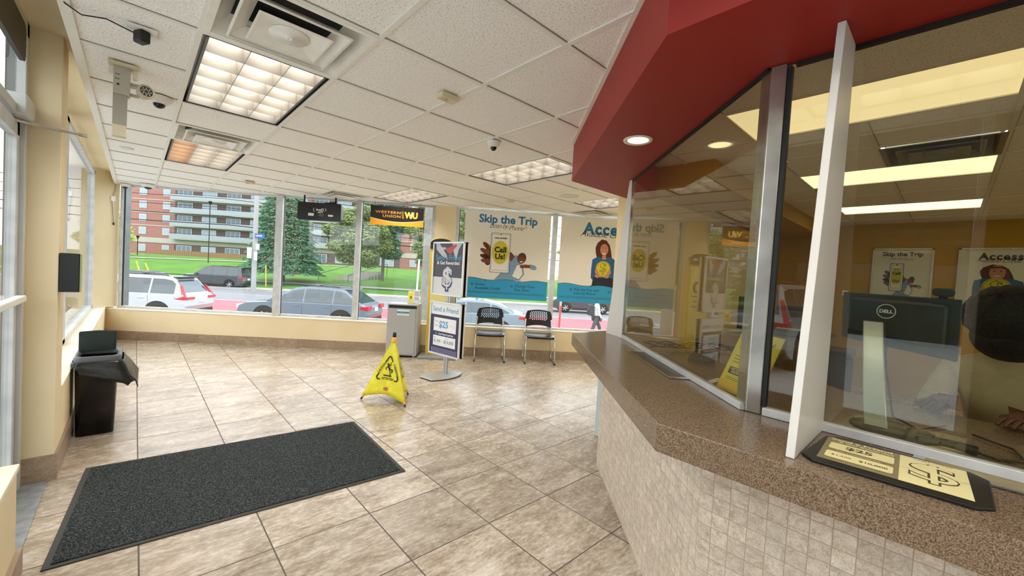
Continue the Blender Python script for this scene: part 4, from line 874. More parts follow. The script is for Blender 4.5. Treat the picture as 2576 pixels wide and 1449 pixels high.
# black box camera and cable
t = thing('box_camera', 'black box camera on a white ceiling plate with a trailing cable', 'security camera', (.0, 2.70, CZ))
m = MB(); m.box((-.055, 2.64, 2.433), (.055, 2.76, 2.4388)); m.build('plate', WHITEP, t)
m = MB(M=Matrix.Translation((0, 2.69, 2.40)) @ Matrix.Rotation(.5, 4, 'Z')); m.box((-.022, -.030, -.022), (.022, .030, .034)); m.build('case', BLACK, t, bevel=.008)
m = MB(); m.tube([(-.03, 2.70, 2.42), (-.12, 2.66, 2.425), (-.20, 2.72, 2.43), (-.245, 2.66, 2.432), (-.30, 2.60, 2.50), (-.36, 2.50, 2.575), (-.42, 2.3, 2.59)], .0028, 6); m.build('cable', DARK, t)
# vertical hanging unit
GM = mat('unit_grey', 'b7b0a0', .45)
t = thing('hanging_sensor_unit', 'grey vertical box hung from a ceiling plate with a round side lamp', 'sensor unit', (-.08, 3.28, 2.44))
MB().box((-.135, 3.22, 2.425), (-.012, 3.34, 2.4388)).build('ceiling_plate', mat('plate_cream', 'd6cba9', .4), t, bevel=.002)
for a_, b_ in ((-.133, -.112), (-.034, -.014)): MB().box((a_, 3.265, 2.375), (b_, 3.30, 2.425)).build('clip', mat('clip_ivory', 'e2dcc4', .3), t, bevel=.002)
MB().box((-.113, 3.255, 2.27), (-.043, 3.31, 2.425)).build('upper_box', GM, t, bevel=.002)
MB().box((-.113, 3.26, 2.10), (-.053, 3.305, 2.27)).build('lower_box', mat('unit_grey2', 'a39d90', .45), t, bevel=.002)
MB().box((-.112, 3.258, 2.035), (-.054, 3.307, 2.10)).build('end_cap', mat('cap_cream', 'd3c8a8', .5), t, bevel=.002)
m = MB()
for k, z in enumerate((2.375, 2.35)): m.box((-.104, 3.2535, z), (-.099, 3.256, z+.005)); m.box((-.094, 3.2535, z), (-.089, 3.256, z+.005))
m.box((-.098, 3.2535, 2.318), (-.088, 3.256, 2.328)); m.build('button', DARK, t)
m = MB(); m.tube([(-.045, 3.28, 2.345), (-.01, 3.28, 2.345), (.01, 3.275, 2.325)], .011, 8); m.build('lamp_arm', GM, t); m = MB(); m.tube([(-.045, 3.28, 2.285), (-.012, 3.28, 2.285), (.0, 3.27, 2.30)], .010, 8); m.build('lamp_arm', GM, t)
M = Matrix.Translation((.022, 3.27, 2.320)) @ Matrix.Rotation(math.radians(80), 4, Vector((1, .35, 0)))
m = MB(M=M); m.lathe([(.012, -.06), (.030, -.04), (.040, 0), (.040, .014), (.030, .014)], (0, 0, 0), 24); m.build('lamp_head', mat('lamp_cream', 'cbbf9f', .4), t)
m = MB(M=M); m.lathe([(.029, .0135), (.024, .010), (.001, .009)], (0, 0, 0), 20); f = m.build('lamp_face', mat('lamp_face', '4a4740', .3, .4), t)
m = MB(M=M)
for k in range(8): a = k*math.pi/4; m.box((.012*math.cos(a)-.0025, .012*math.sin(a)-.0025, .010), (.012*math.cos(a)+.0025, .012*math.sin(a)+.0025, .0135)); m.box((.021*math.cos(a+.3)-.003, .021*math.sin(a+.3)-.003, .011), (.021*math.cos(a+.3)+.003, .021*math.sin(a+.3)+.003, .014))
m.build('lens', mat('lens_white', 'e8e6dd', .3), f)
# loose cable on the splayed wall
t = thing('loose_cable', 'thin dark cable dangling from a small white wall plate near the far corner', 'cable', (-.30, 8.9, 1.6))
def sp(s, z, o=.012): a = Vector((-.47, 8.76, 0)); b = Vector((-.20, 9.05, 0)); d = (b-a).normalized(); nn = Vector((d.y, -d.x, 0)); p = a+d*s+nn*o; return Vector((p.x, p.y, z))
m = MB(); m.tube([sp(.31, 2.43), sp(.30, 2.32), sp(.27, 2.24), sp(.25, 2.17), sp(.27, 2.05), sp(.275, 1.95), sp(.29, 1.83)], .003, 6); m.build('cord', mat('cord_brown', '5a4a38', .5), t)
m = MB(); m.tube([sp(.29, 1.83), sp(.295, 1.79)], .009, 8); m.build('plug', DARK, t)
m = MB(); p = sp(.245, 2.16, .002); q = sp(.31, 2.16, .002); m.obox(p, q-p, ZV*.075, (.01, -.01, 0)); m.build('plate', PAPER, t)

# ------------------------------------------------------------------ teller side things
t = thing('display_mat', 'black framed counter mat with yellow toned referral leaflets on the worktop', 'counter mat', (1.40, .09, CT))
P4 = [Vector((1.283, .243, 0)), Vector((1.297, -.095, 0)), Vector((1.545, -.095, 0)), Vector((1.560, .225, 0))]
def chamf(P, c): 
    out = []
    for i, p in enumerate(P):
        a, b = P[i-1], P[(i+1) % 4]; out += [p+(a-p).normalized()*c, p+(b-p).normalized()*c]
    return [(q.x, q.y) for q in out]
MB().prism(chamf(P4, .03), CT+.0008, CT+.009).build('mat_body', mat('mat_black', '141311', .4), t, bevel=.003)
uu = (P4[1]-P4[0]).normalized(); vv = (P4[3]-P4[0]); vv = (vv-uu*vv.dot(uu)).normalized()
S = Sheet(P4[0]+ZV*(CT+.0092)+uu*.035+vv*.03, uu, vv, {'y': mat('mat_cream', 'f0e4a8', .4), 't': mat('mat_taupe', '8a7d5c', .4), 'k': ink('4a4232'), 'w': mat('mat_lemon', 'efe2a6', .4), 'r': ink('a84a38')})
S.rect(0, 0, .155, .215, 't', 0); S.rect(.155, 0, .275, .215, 'y', 0)
S.text('Send a Friend', .075, .200, w=.13, m='w', l=2, bold=.03); S.text('& Get Rewarded', .085, .180, w=.115, m='w', l=2, bold=.03); S.poly(rrect(.012, .105, .145, .165, .008), 'w', 2); S.text('$25', .075, .135, w=.055, m='k', l=3, bold=.03)
S.text('Your Friend Could Get', .075, .093, w=.09, m='w', l=2, bold=.02); S.poly(rrect(.012, .025, .145, .082, .008), 'w', 2); S.text('$1,500', .045, .052, w=.04, m='k', l=3); S.text('$10,000', .108, .052, w=.055, m='k', l=3, bold=.02)
S.text('$', .215, .11, h=.15, m='k', l=2, bold=.02); S.text('$', .215, .11, h=.145, m='y', l=3, bold=-.006); S.line([(.157, .11), (.185, .105)], .001, 'k', 2); S.line([(.245, .10), (.274, .115)], .001, 'k', 2); S.text('CASH', .195, .205, w=.03, m='k', l=2); S.text('MONEY', .235, .205, w=.035, m='r', l=2)
S.build('leaflet_print', t)
# yellow brochure stand behind the angled glass
t = thing('brochure_stand', 'yellow money transfer brochure leaning behind the angled glass', 'brochure', (1.8, .57, CT))
BL = Vector((1.865, .665, CT+.004)); bd = (Vector((1.715, .475, 0))-Vector((1.865, .665, 0))).normalized(); bu = (Vector((-bd.y, bd.x, 0))*.38+ZV*.925).normalized()
nn = bd.cross(bu).normalized()
BRM = mat('brochure_yellow', 'e9d94e', .4); m = MB(); m.obox(BL-nn*.004, bd*.245, bu*.27, nn*.003); m.build('leaflet', BRM, t)
S = Sheet(BL, bd, bu, {'y': BRM, 'k': ink('3b3222'), 'r': ink('b2331f'), 'w': ink('f1e9c0'), 'g': ink('7a6a30'), 'yy': ink('ecc33b')})
S.rect(0, 0, .245, .045, 'yy', 0); S.text('F', .035, .225, h=.014, m='k', l=1); S.text('money?', .175, .230, w=.085, m='k', l=1); S.text('bri', .045, .200, h=.017, m='k', l=1, bold=.01); S.text('to', .165, .208, w=.028, m='r', l=1, bold=.03); S.text('0', .150, .186, h=.015, m='k', l=1)
for k in range(3): S.rect(.03, .155-.014*k, .19-.02*k, .158-.014*k, 'g', 1)
S.rect(.03, .075, .115, .105, 'k', 1); S.text('WESTERN', .0725, .096, w=.07, m='w', l=2, bold=.02); S.text('UNION', .0725, .084, w=.05, m='w', l=2, bold=.02)
for k in range(2): S.rect(.03, .058-.008*k, .2, .060-.008*k, 'g', 1)
S.build('print', t)
m = MB(); m.obox(BL-nn*.0052, bd*.249, bu*.278, nn*-.001); m.obox(BL-nn*.05, bd*.249, nn*.09, ZV*.002); m.build('acrylic_holder', glass_mat('clear_acrylic2', (.95, .95, .92), .08), t)
# near monitor seen from behind
t = thing('monitor', 'large black computer monitor seen from behind on a silver stand', 'monitor', (1.83, .13, CT))
MBK = mat('monitor_shell', '13201b', .4); yL, yR = .272, -.032
m = MB(); m.prism([(yL, 1.392), (yL-.004, 1.225), (yL-.012, 1.222), (yR+.004, 1.185), (yR, 1.19), (yR+.002, 1.388)], 1.955, 1.985, axis='x'); m.build('shell', MBK, t, bevel=.004)
m = MB(); m.prism([(yL-.02, 1.375), (yL-.02, 1.25), (yR+.03, 1.215), (yR+.03, 1.37)], 1.93, 1.957, axis='x'); sh = m.build('rear_cover', mat('monitor_cover', '0f1a16', .45, bump=(60, .3, .001)), t, bevel=.01)
S = Sheet((1.9265, .178, 1.322), (0, -1, 0), ZV, {'w': ink('dfe3df')})
S.line([(.031+.024*math.cos(a), .010+.024*math.sin(a)) for a in [math.pi*2*k/32 for k in range(33)]], .0032, 'w', 1); S.text('DELL', .031, .010, w=.036, m='w', l=1, bold=.04); S.build('logo', sh)
# silver stand column, curved
m = MB(); L = []
for k in range(12):
    f = k/11; z = CT+.012+f*.335; x = 1.775+.12*f**1.6; hw = .0285-.002*f
    L.append([(x, .136-hw+.040*f, z), (x+.012, .136-hw+.040*f, z), (x+.012, .136+hw+.040*f, z), (x, .136+hw+.040*f, z)])
loft(m, L, cap0=True, cap1=True, smooth=False); m.build('stand_column', mat('stand_pale', 'bcc4bd', .3, .2), t, bevel=.003)
m = MB(); m.lathe([(.001, .014), (.07, .012), (.105, .006), (.11, .001), (.001, .001)], (1.83, .10, CT), 32); m.build('stand_foot', BLACK, t)
MB().box((1.90, .145, 1.225), (1.931, .205, 1.285)).build('mount', BLACK, t, bevel=.004)
t = thing('webcam', 'black rounded webcam sitting on top of the near monitor', 'webcam', (1.97, .01, 1.39))
m = MB(); m.prism(rrect(-.012, 1.395, .040, 1.422, .01), 1.94, 1.985, axis='x'); m.build('body', BLACK, t, bevel=.004); MB().box((1.96, .003, 1.385), (1.98, .025, 1.40)).build('clip', BLACK, t)
# cables and small devices
o = MB(); 
t = thing('desk_cables', 'tangle of dark cables on the worktop behind the angled glass', 'cables', (2.6, 1.2, CT))
random.seed(21)
for k in range(5):
    pts = [(2.52+.45*f+.03*math.sin(k*2+f*9), 1.32-.30*f+.05*math.sin(k+f*7), CT+.008+.035*abs(math.sin(f*6+k))) for f in [j/12 for j in range(13)]]
    m = MB(); m.tube(pts, .0035, 6); m.build('cable', DARK, t)
t = thing('card_terminal', 'small grey slanted device wired up behind the cash tray', 'device', (2.42, .98, CT))
m = MB(); m.prism([(.0, CT+.001), (.11, CT+.001), (.11, CT+.05), (.03, CT+.028)], .90, 1.02, axis='y'); m.M = None
for v in m.v: v.x += 2.38
m.build('housing', mat('device_grey', '4c463b', .5), t, bevel=.004)
t = thing('envelope', 'thin white slip of paper on the worktop near the corner post', 'paper', (1.9, .62, CT)); MB().box((1.90, .70, CT+.0005), (2.05, .73, CT+.0015)).build('sheet', PAPER, t)
# keyboard in front of the monitor, mouse cord
t = thing('phone_headset', 'black desk handset with a curly cord lying in front of the monitor', 'handset', (1.78, -.01, CT))
m = MB(); m.tube([(1.72, .04, CT+.015), (1.74, -.02, CT+.022), (1.75, -.08, CT+.016)], [.014, .011, .014], 10); m.build('body', BLACK, t)
m = MB(); m.tube([(1.75, -.08, CT+.014), (1.74, -.12, CT+.008), (1.80, -.17, CT+.006), (1.92, -.16, CT+.006), (2.0, -.08, CT+.006)], .0035, 6); m.build('cord', BLACK, t)
m = MB(); m.tube([(1.82, .14, CT+.35), (1.80, .125, CT+.2), (1.81, .10, CT+.05), (1.9, .04, CT+.006), (2.05, -.02, CT+.006)], .003, 6); o = m.build('monitor_cable', DARK); tag(o, 'black monitor cable hanging down the silver stand', 'cable')
# far desk with monitor
t = thing('desk', 'brown desk running along the golden wall behind the tellers', 'desk', (6.2, .6, 0))
MB().box((4.7, 1.15, .72), (7.98, 2.0, .76)).build('desktop', LAM, t, bevel=.003); MB().box((4.72, 1.9, .001), (7.98, 1.95, .72)).build('modesty_panel', mat('desk_panel', '6b4a2c', .6), t)
MB().box((4.72, 1.17, .001), (4.76, 1.9, .72)).build('side_panel', mat('desk_panel', '6b4a2c'), t)
t = thing('monitor', 'small black monitor on the far desk seen through the glass', 'monitor', (5.3, 1.5, .761))
a = Vector((5.02, 1.62, 0)); m = MB(); m.obox((5.02, 1.60, .93), (.34, -.20, 0), (.015, .026, 0), (0, 0, .36)); m.build('screen', BLACKG, t, bevel=.004)
m = MB(); m.obox((5.17, 1.53, .77), (.03, -.018, 0), (.014, .024, 0), (0, 0, .2)); m.build('neck', BLACK, t); m = MB(); m.lathe([(.001, .014), (.11, .01), (.11, .001), (.001, .001)], (5.20, 1.52, .761), 24); m.build('foot', BLACK, t)
t = thing('printer', 'grey office printer stacked with papers in the corner behind the tellers', 'printer', (6.9, 1.5, .761))
MB().box((6.6, 1.2, .762), (7.1, 1.7, 1.12)).build('body', mat('printer_grey', '6f6255', .5), t, bevel=.02); MB().box((6.63, 1.25, 1.12), (7.05, 1.65, 1.17)).build('lid', mat('printer_lid', '4c443c', .5), t, bevel=.01)
MB().box((6.5, 1.25, .86), (6.62, 1.6, .875)).build('paper_tray', WHITEP, t)
t = thing('desk_fan', 'black paper shredder standing in the teller corner', 'shredder', (6.3, .95, 0)); MB().box((6.1, .75, .002), (6.5, 1.05, .62)).build('body', mat('shredder_black', '1d1b18', .5), t, bevel=.02); MB().box((6.08, .73, .62), (6.52, 1.07, .72)).build('head', BLACKG, t, bevel=.02)
t.name = 'paper_shredder'
m = MB(); m.prism(rrect(1.06, 1.365, 1.125, 1.445, .008), 7.985, 7.998, axis='x'); o = m.build('wall_socket', PAPER); tag(o, 'small white wall socket low on the golden wall', 'socket')
# framed posters on the golden wall
random.seed(17)
def framed(y0, y1, z0, z1, fn, label):
    t = thing('framed_poster', label, 'framed poster', (7.98, (y0+y1)/2, z0), 'framed posters on the golden wall'); w = y0-y1; h = z1-z0; f = .022
    m = MB()
    for a, b, c, d in ((0, 0, w, f), (0, h-f, w, h), (0, 0, f, h), (w-f, 0, w, h)): m.box((7.965, y0-c, z0+b), (7.995, y0-a, z0+d))
    m.build('frame', ALU, t, bevel=.002); MB().box((7.985, y1+.005, z0+.005), (7.99, y0-.005, z1-.005)).build('backing', PBG, t)
    S = Sheet((7.984, y0-.01, z0+.01), (0, -1, 0), ZV, PM); fn(S, w-.02, h-.02, False); S.build('poster_print', t)
    MB().box((7.966, y1+f, z0+f), (7.968, y0-f, z1-f)).build('glazing', GLASS, t)
framed(.808, .175, 1.21, 2.085, lambda S, w, h, f: poster_phone(S, w, h*1.0, f), 'framed poster on the golden wall showing the man with the phone')
framed(-.045, -.70, 1.21, 2.085, lambda S, w, h, f: poster_coin(S, w, h, f), 'framed poster on the golden wall showing the woman with the coin')
# office chair and seated teller
t = thing('office_chair', 'black office chair the seated teller sits on behind the glass', 'chair', (2.55, -.30, 0))
PX_, PY_ = 2.86, -.24
m = MB(); m.lathe([(.001, .46), (.24, .455), (.25, .49), (.22, .52), (.001, .52)], (PX_, PY_, 0), 20); m.build('seat', BLACK, t, bevel=.01)
bk = [(-.02, .56), (-.04, .80), (-.03, 1.02), (.0, 1.08), (.20, 1.08), (.24, 1.0), (.25, .75), (.22, .56)]
m = MB(M=Matrix.Translation((PX_+.12, PY_-.12, .02)) @ Matrix.Rotation(math.radians(72), 4, 'Z')); m.prism(bk, -.02, .03, axis='y'); m.build('backrest', mat('chair_fabric', '0e1114', .7), t, bevel=.015)
m = MB(); m.tube([(PX_, PY_, .46), (PX_, PY_, .10)], .025, 10); m.build('column', CHROME, t)
for k in range(5):
    a = k*2*math.pi/5; m = MB(); m.tube([(PX_, PY_, .11), (PX_+.28*math.cos(a), PY_+.28*math.sin(a), .065)], [.022, .014], 8); m.build('leg', BLACK, t); m = MB(); m.sphere((PX_+.29*math.cos(a), PY_+.29*math.sin(a), .032), .03, 6); m.build('castor', BLACK, t)
def skin_body(name, joints, edges, material, parent=None, sub=2, root=0):
    me = bpy.data.meshes.new(name); me.from_pydata([j[0] for j in joints], edges, []); me.materials.append(material)
    o = bpy.data.objects.new(name, me); C.objects.link(o)
    s = o.modifiers.new('skin', 'SKIN'); s.use_smooth_shade = True
    sv = me.skin_vertices[0].data if me.skin_vertices else None
    if sv is None:
        bm = bmesh.new(); bm.from_mesh(me); bm.verts.layers.skin.verify(); bm.to_mesh(me); bm.free(); sv = me.skin_vertices[0].data
    for k, j in enumerate(joints):
        r = j[1]; sv[k].radius = r if isinstance(r, tuple) else (r, r); sv[k].use_root = (k == root)
    q = o.modifiers.new('sub', 'SUBSURF'); q.levels = sub; q.render_levels = sub
    if parent: o.parent = parent
    return o
# frame: she leans over the worktop facing the lobby side, head bowed; local x = facing
def person_seated():
    hx, hy = 2.74, -.235
    fx = Vector((-.93, .33, 0)).normalized(); sx = Vector((-fx.y, fx.x, 0))      # facing, left
    def p(f, s, z): return Vector((hx, hy, 0))+fx*f+sx*s+ZV*z
    J = [(p(0, 0, .60), (.15, .12)), (p(.02, 0, .78), (.145, .11)), (p(.06, 0, .97), (.17, .12)), (p(.10, 0, 1.10), (.14, .10)), (p(.13, 0, 1.17), .058), (p(.17, 0, 1.24), .06),
         (p(.10, .17, 1.09), .062), (p(.20, .22, .90), .048), (p(.36, .12, .985), .036), (p(.10, -.17, 1.09), .062), (p(.20, -.22, .90), .048), (p(.36, -.10, .985), .036),
         (p(.04, .10, .58), .095), (p(.40, .11, .57), .075), (p(.42, .11, .12), .05), (p(.04, -.10, .58), .095), (p(.40, -.11, .57), .075), (p(.42, -.11, .12), .05)]
    E = [(0, 1), (1, 2), (2, 3), (3, 4), (4, 5), (3, 6), (6, 7), (7, 8), (3, 9), (9, 10), (10, 11), (0, 12), (12, 13), (13, 14), (0, 15), (15, 16), (16, 17)]
    b = skin_body('person', J, E, mat('blouse_cream', 'cdbf9c', .8, noise=(5, 'b3a27c'), bump=(7, .9, .03)))
    tag(b, 'person in a loose cream blouse with dark hair, seated behind the glass', 'person')
    # head with face
    m = MB(); hc = p(.19, 0, 1.298); m.sphere((0, 0, 0), (.078, .070, .105), 12)
    R = Matrix.Translation(hc) @ Matrix.Rotation(math.atan2(fx.y, fx.x), 4, 'Z') @ Matrix.Rotation(math.radians(48), 4, 'Y')
    SK = mat('skin_brown', '6e4632', .55)
    for v in m.v: v.x += .012*(1 if v.x > 0 else 0)*(1-abs(v.z)/.12)
    k = MB(M=R); k.v = [R @ v for v in m.v]; k.f = m.f; k.mi = m.mi; k.sm = m.sm; k.M = R
    k.tube([(.080, 0, .012), (.098, 0, -.022)], [.008, .014], 8); k.sphere((.0, .073, -.005), (.014, .010, .026), 6); k.sphere((.0, -.073, -.005), (.014, .010, .026), 6)
    k.tube([(.01, 0, -.09), (-.03, 0, -.15)], .05, 10)
    k.build('head', SK, b)
    k = MB(M=R)
    for s in (-1, 1): k.sphere((.078, s*.028, .012), (.008, .014, .008), 6)
    k.build('eyes', WHITEP, b); k = MB(M=R); k.tube([(.083, -.022, -.052), (.088, 0, -.054), (.083, .022, -.052)], .006, 6); k.build('mouth', mat('lip', '7c3b33', .4), b)
    # hair: full dark mass
    random.seed(9); k = MB(M=R); k.sphere((-.024, 0, .030), (.122, .135, .125), 16); k.sphere((-.05, .03, -.06), (.10, .115, .10), 12)
    for i, v in enumerate(k.v): v += Vector((random.uniform(-1, 1), random.uniform(-1, 1), random.uniform(-1, 1)))*.004
    k.sphere((.035, .0, -.045), (.085, .112, .105), 12); k.build('hair', mat('hair_black', '0b0a0a', .6, bump=(60, .8, .01)), b)
    # hands
    for s in (1, -1):
        base = p(.36, .11*s, .985); J = [(base, .030), (base+fx*.06+ZV*-.012, (.038, .020))]; E = [(0, 1)]; k0 = 1
        for f in range(4):
            a = base+fx*.10+sx*(f-1.5)*.019+ZV*-.012; J += [(a, .009), (a+fx*.035-ZV*.006, .0085), (a+fx*(.058-.006*abs(f-1.5))-ZV*.018, .007)]; n = len(J); E += [(k0, n-3), (n-3, n-2), (n-2, n-1)]
        a = base+fx*.04-sx*.032*s-ZV*.012; J += [(a, .011), (a+fx*.035-sx*.012*s, .009)]; n = len(J); E += [(0, n-2), (n-2, n-1)]
        h = skin_body('hand', J, E, SK, b, 1)
    return b
person_seated()

# ------------------------------------------------------------------ outside: ground, street
SG0 = -1.1
GRASS = mat('lawn_green', '78b52c', .9, noise=(.5, '5b9a22', 8, .2), bump=(30, .6, .05)); ROAD = mat('asphalt_grey', 'a7a7ad', .85, noise=(.35, '9a9aa2', 8, .2)); REDL = mat('bus_lane_red', 'e07f8a', .85, noise=(.6, 'd57480', 6, .2)); CONC = mat('concrete_pale', 'd3d0c6', .85, noise=(2, 'c4c0b6'))
def slab(u0, u1, d0, d1, z0, z1, name, mt, lab, th=.3):
    m = MB(); vs = [W(u0, d0, z0), W(u1, d0, z0), W(u1, d1, z1), W(u0, d1, z1)]; lo = [v-ZV*th for v in vs]
    m.add(vs+lo, [(0, 1, 2, 3), (7, 6, 5, 4), (0, 4, 5, 1), (1, 5, 6, 2), (2, 6, 7, 3), (3, 7, 4, 0)]); return struct(m, name, mt, lab)
slab(-60, 60, 7.05, 11.8, SG0+.12, SG0+.12, 'sidewalk_near', CONC, 'pale concrete sidewalk outside the street windows')
slab(-60, 60, 11.8, 16.6, SG0, SG0, 'road_near', ROAD, 'grey asphalt strip beside the sidewalk')
slab(-60, 60, 16.6, 24.8, SG0, SG0, 'bus_lane', REDL, 'red painted bus lane of the street')
slab(-60, 60, 24.8, 33.4, SG0, SG0-.0, 'road', ROAD, 'grey asphalt lanes of the street')
slab(-60, 60, 24.72, 24.92, SG0+.006, SG0+.006, 'road_line', CONC, 'white line along the bus lane', .005)
slab(-60, 60, 29.2, 29.35, SG0+.006, SG0+.006, 'road_line', CONC, 'white line between the far lanes', .005)
slab(-60, 60, 33.4, 35.2, SG0+.14, SG0+.16, 'sidewalk_far', CONC, 'pale curb and walkway across the street')
HP = [(35.2, -.95), (39, -.80), (41, -.70), (46, -.1), (54, .55), (62, .95), (75, 1.25), (130, 1.3)]
def hz(u, d):
    z = HP[-1][1]
    for (a, za), (b, zb) in zip(HP, HP[1:]):
        if a <= d <= b: z = za+(zb-za)*(d-a)/(b-a); break
    if d < HP[0][0]: z = HP[0][1]
    dip = 0
    return z - max(0, min(1, (u+14)/40))*max(0, min(1, (d-40)/10))*.9
m = MB(); US = [-90+6*i for i in range(31)]; DS = [35.2, 37, 39, 40, 41, 43, 46, 50, 54, 58, 62, 68, 75, 90, 130]
m.add([W(u, d, hz(u, d)) for d in DS for u in US], [(j*31+i, j*31+i+1, (j+1)*31+i+1, (j+1)*31+i) for j in range(len(DS)-1) for i in range(30)], 0, smooth=True); struct(m, 'lawn_hill', GRASS, 'green sloping lawn rising behind the street')
def ribbon(pts, w, name, mt, lab, dz=.07):
    m = MB(); L = []
    for i, (u, d) in enumerate(pts):
        a = pts[max(0, i-1)]; b = pts[min(len(pts)-1, i+1)]; L_ = math.hypot(b[0]-a[0], b[1]-a[1]); nx, ny = -(b[1]-a[1])/L_*w/2, (b[0]-a[0])/L_*w/2
        L += [W(u+nx, d+ny, hz(u+nx, d+ny)+dz), W(u-nx, d-ny, hz(u-nx, d-ny)+dz)]
    m.add(L, [(2*i+1, 2*i, 2*i+2, 2*i+3) if (L[0]-L[1]).cross(L[2]-L[1]).z < 0 else (2*i, 2*i+1, 2*i+3, 2*i+2) for i in range(len(pts)-1)]); return struct(m, name, mt, lab)
ribbon([(-90+4*k, 40.2) for k in range(40)], 1.7, 'path_lower', CONC, 'lower concrete path along the lawn')
ribbon([(-60+3*k, 50+k*1.35+.0*k*k) for k in range(14)], 1.8, 'path_upper', CONC, 'curving concrete path up the lawn')
struct(MB().add([(9, -20, -.16), (9, -4.32, -.16), (-.62, -4.32, -.155), tuple(W(-5.4, 7.0, -.15)), tuple(W(-60, 7.0, -.15)), (-60, -20, -.15)], [(5, 4, 3, 2, 1, 0)]), 'parking_ground', mat('parking_asphalt', 'c3c7c9', .85, noise=(.8, 'b2b7ba', 8, .2)), 'grey parking ground outside the entrance')
struct(MB().add([tuple(W(-5.4, 7.05, -.15)), tuple(W(-60, 7.05, -.15)), tuple(W(-60, 7.06, -1.1)), tuple(W(-5.4, 7.06, -1.1))], [(0, 1, 2, 3)]), 'retaining_wall', CONC, 'low concrete retaining wall of the parking ground')
struct(MB().box((-60, -20.3, -.15), (-1, -20, 4)), 'boundary_wall', CONC, 'pale boundary wall at the end of the parking ground')
t = thing('added_dark_block', 'added dark brown building darkening the teller glass reflections', 'building', (-17.5, 0, -.15)); MB().box((-30, -3.0, -.15), (-17.5, 5.4, 12)).build('wall', mat('added_block_brown', '2c231c', .8, noise=(.6, '221b16')), t)  # added block, gives the teller glass something dark to reflect
for k in range(2): MB().box((-17.55, -2.3+3.9*k, .6), (-17.48, .6+3.9*k, 2.6)).build('added_block_window', mat('added_block_pane', '2c3338', .15), t)

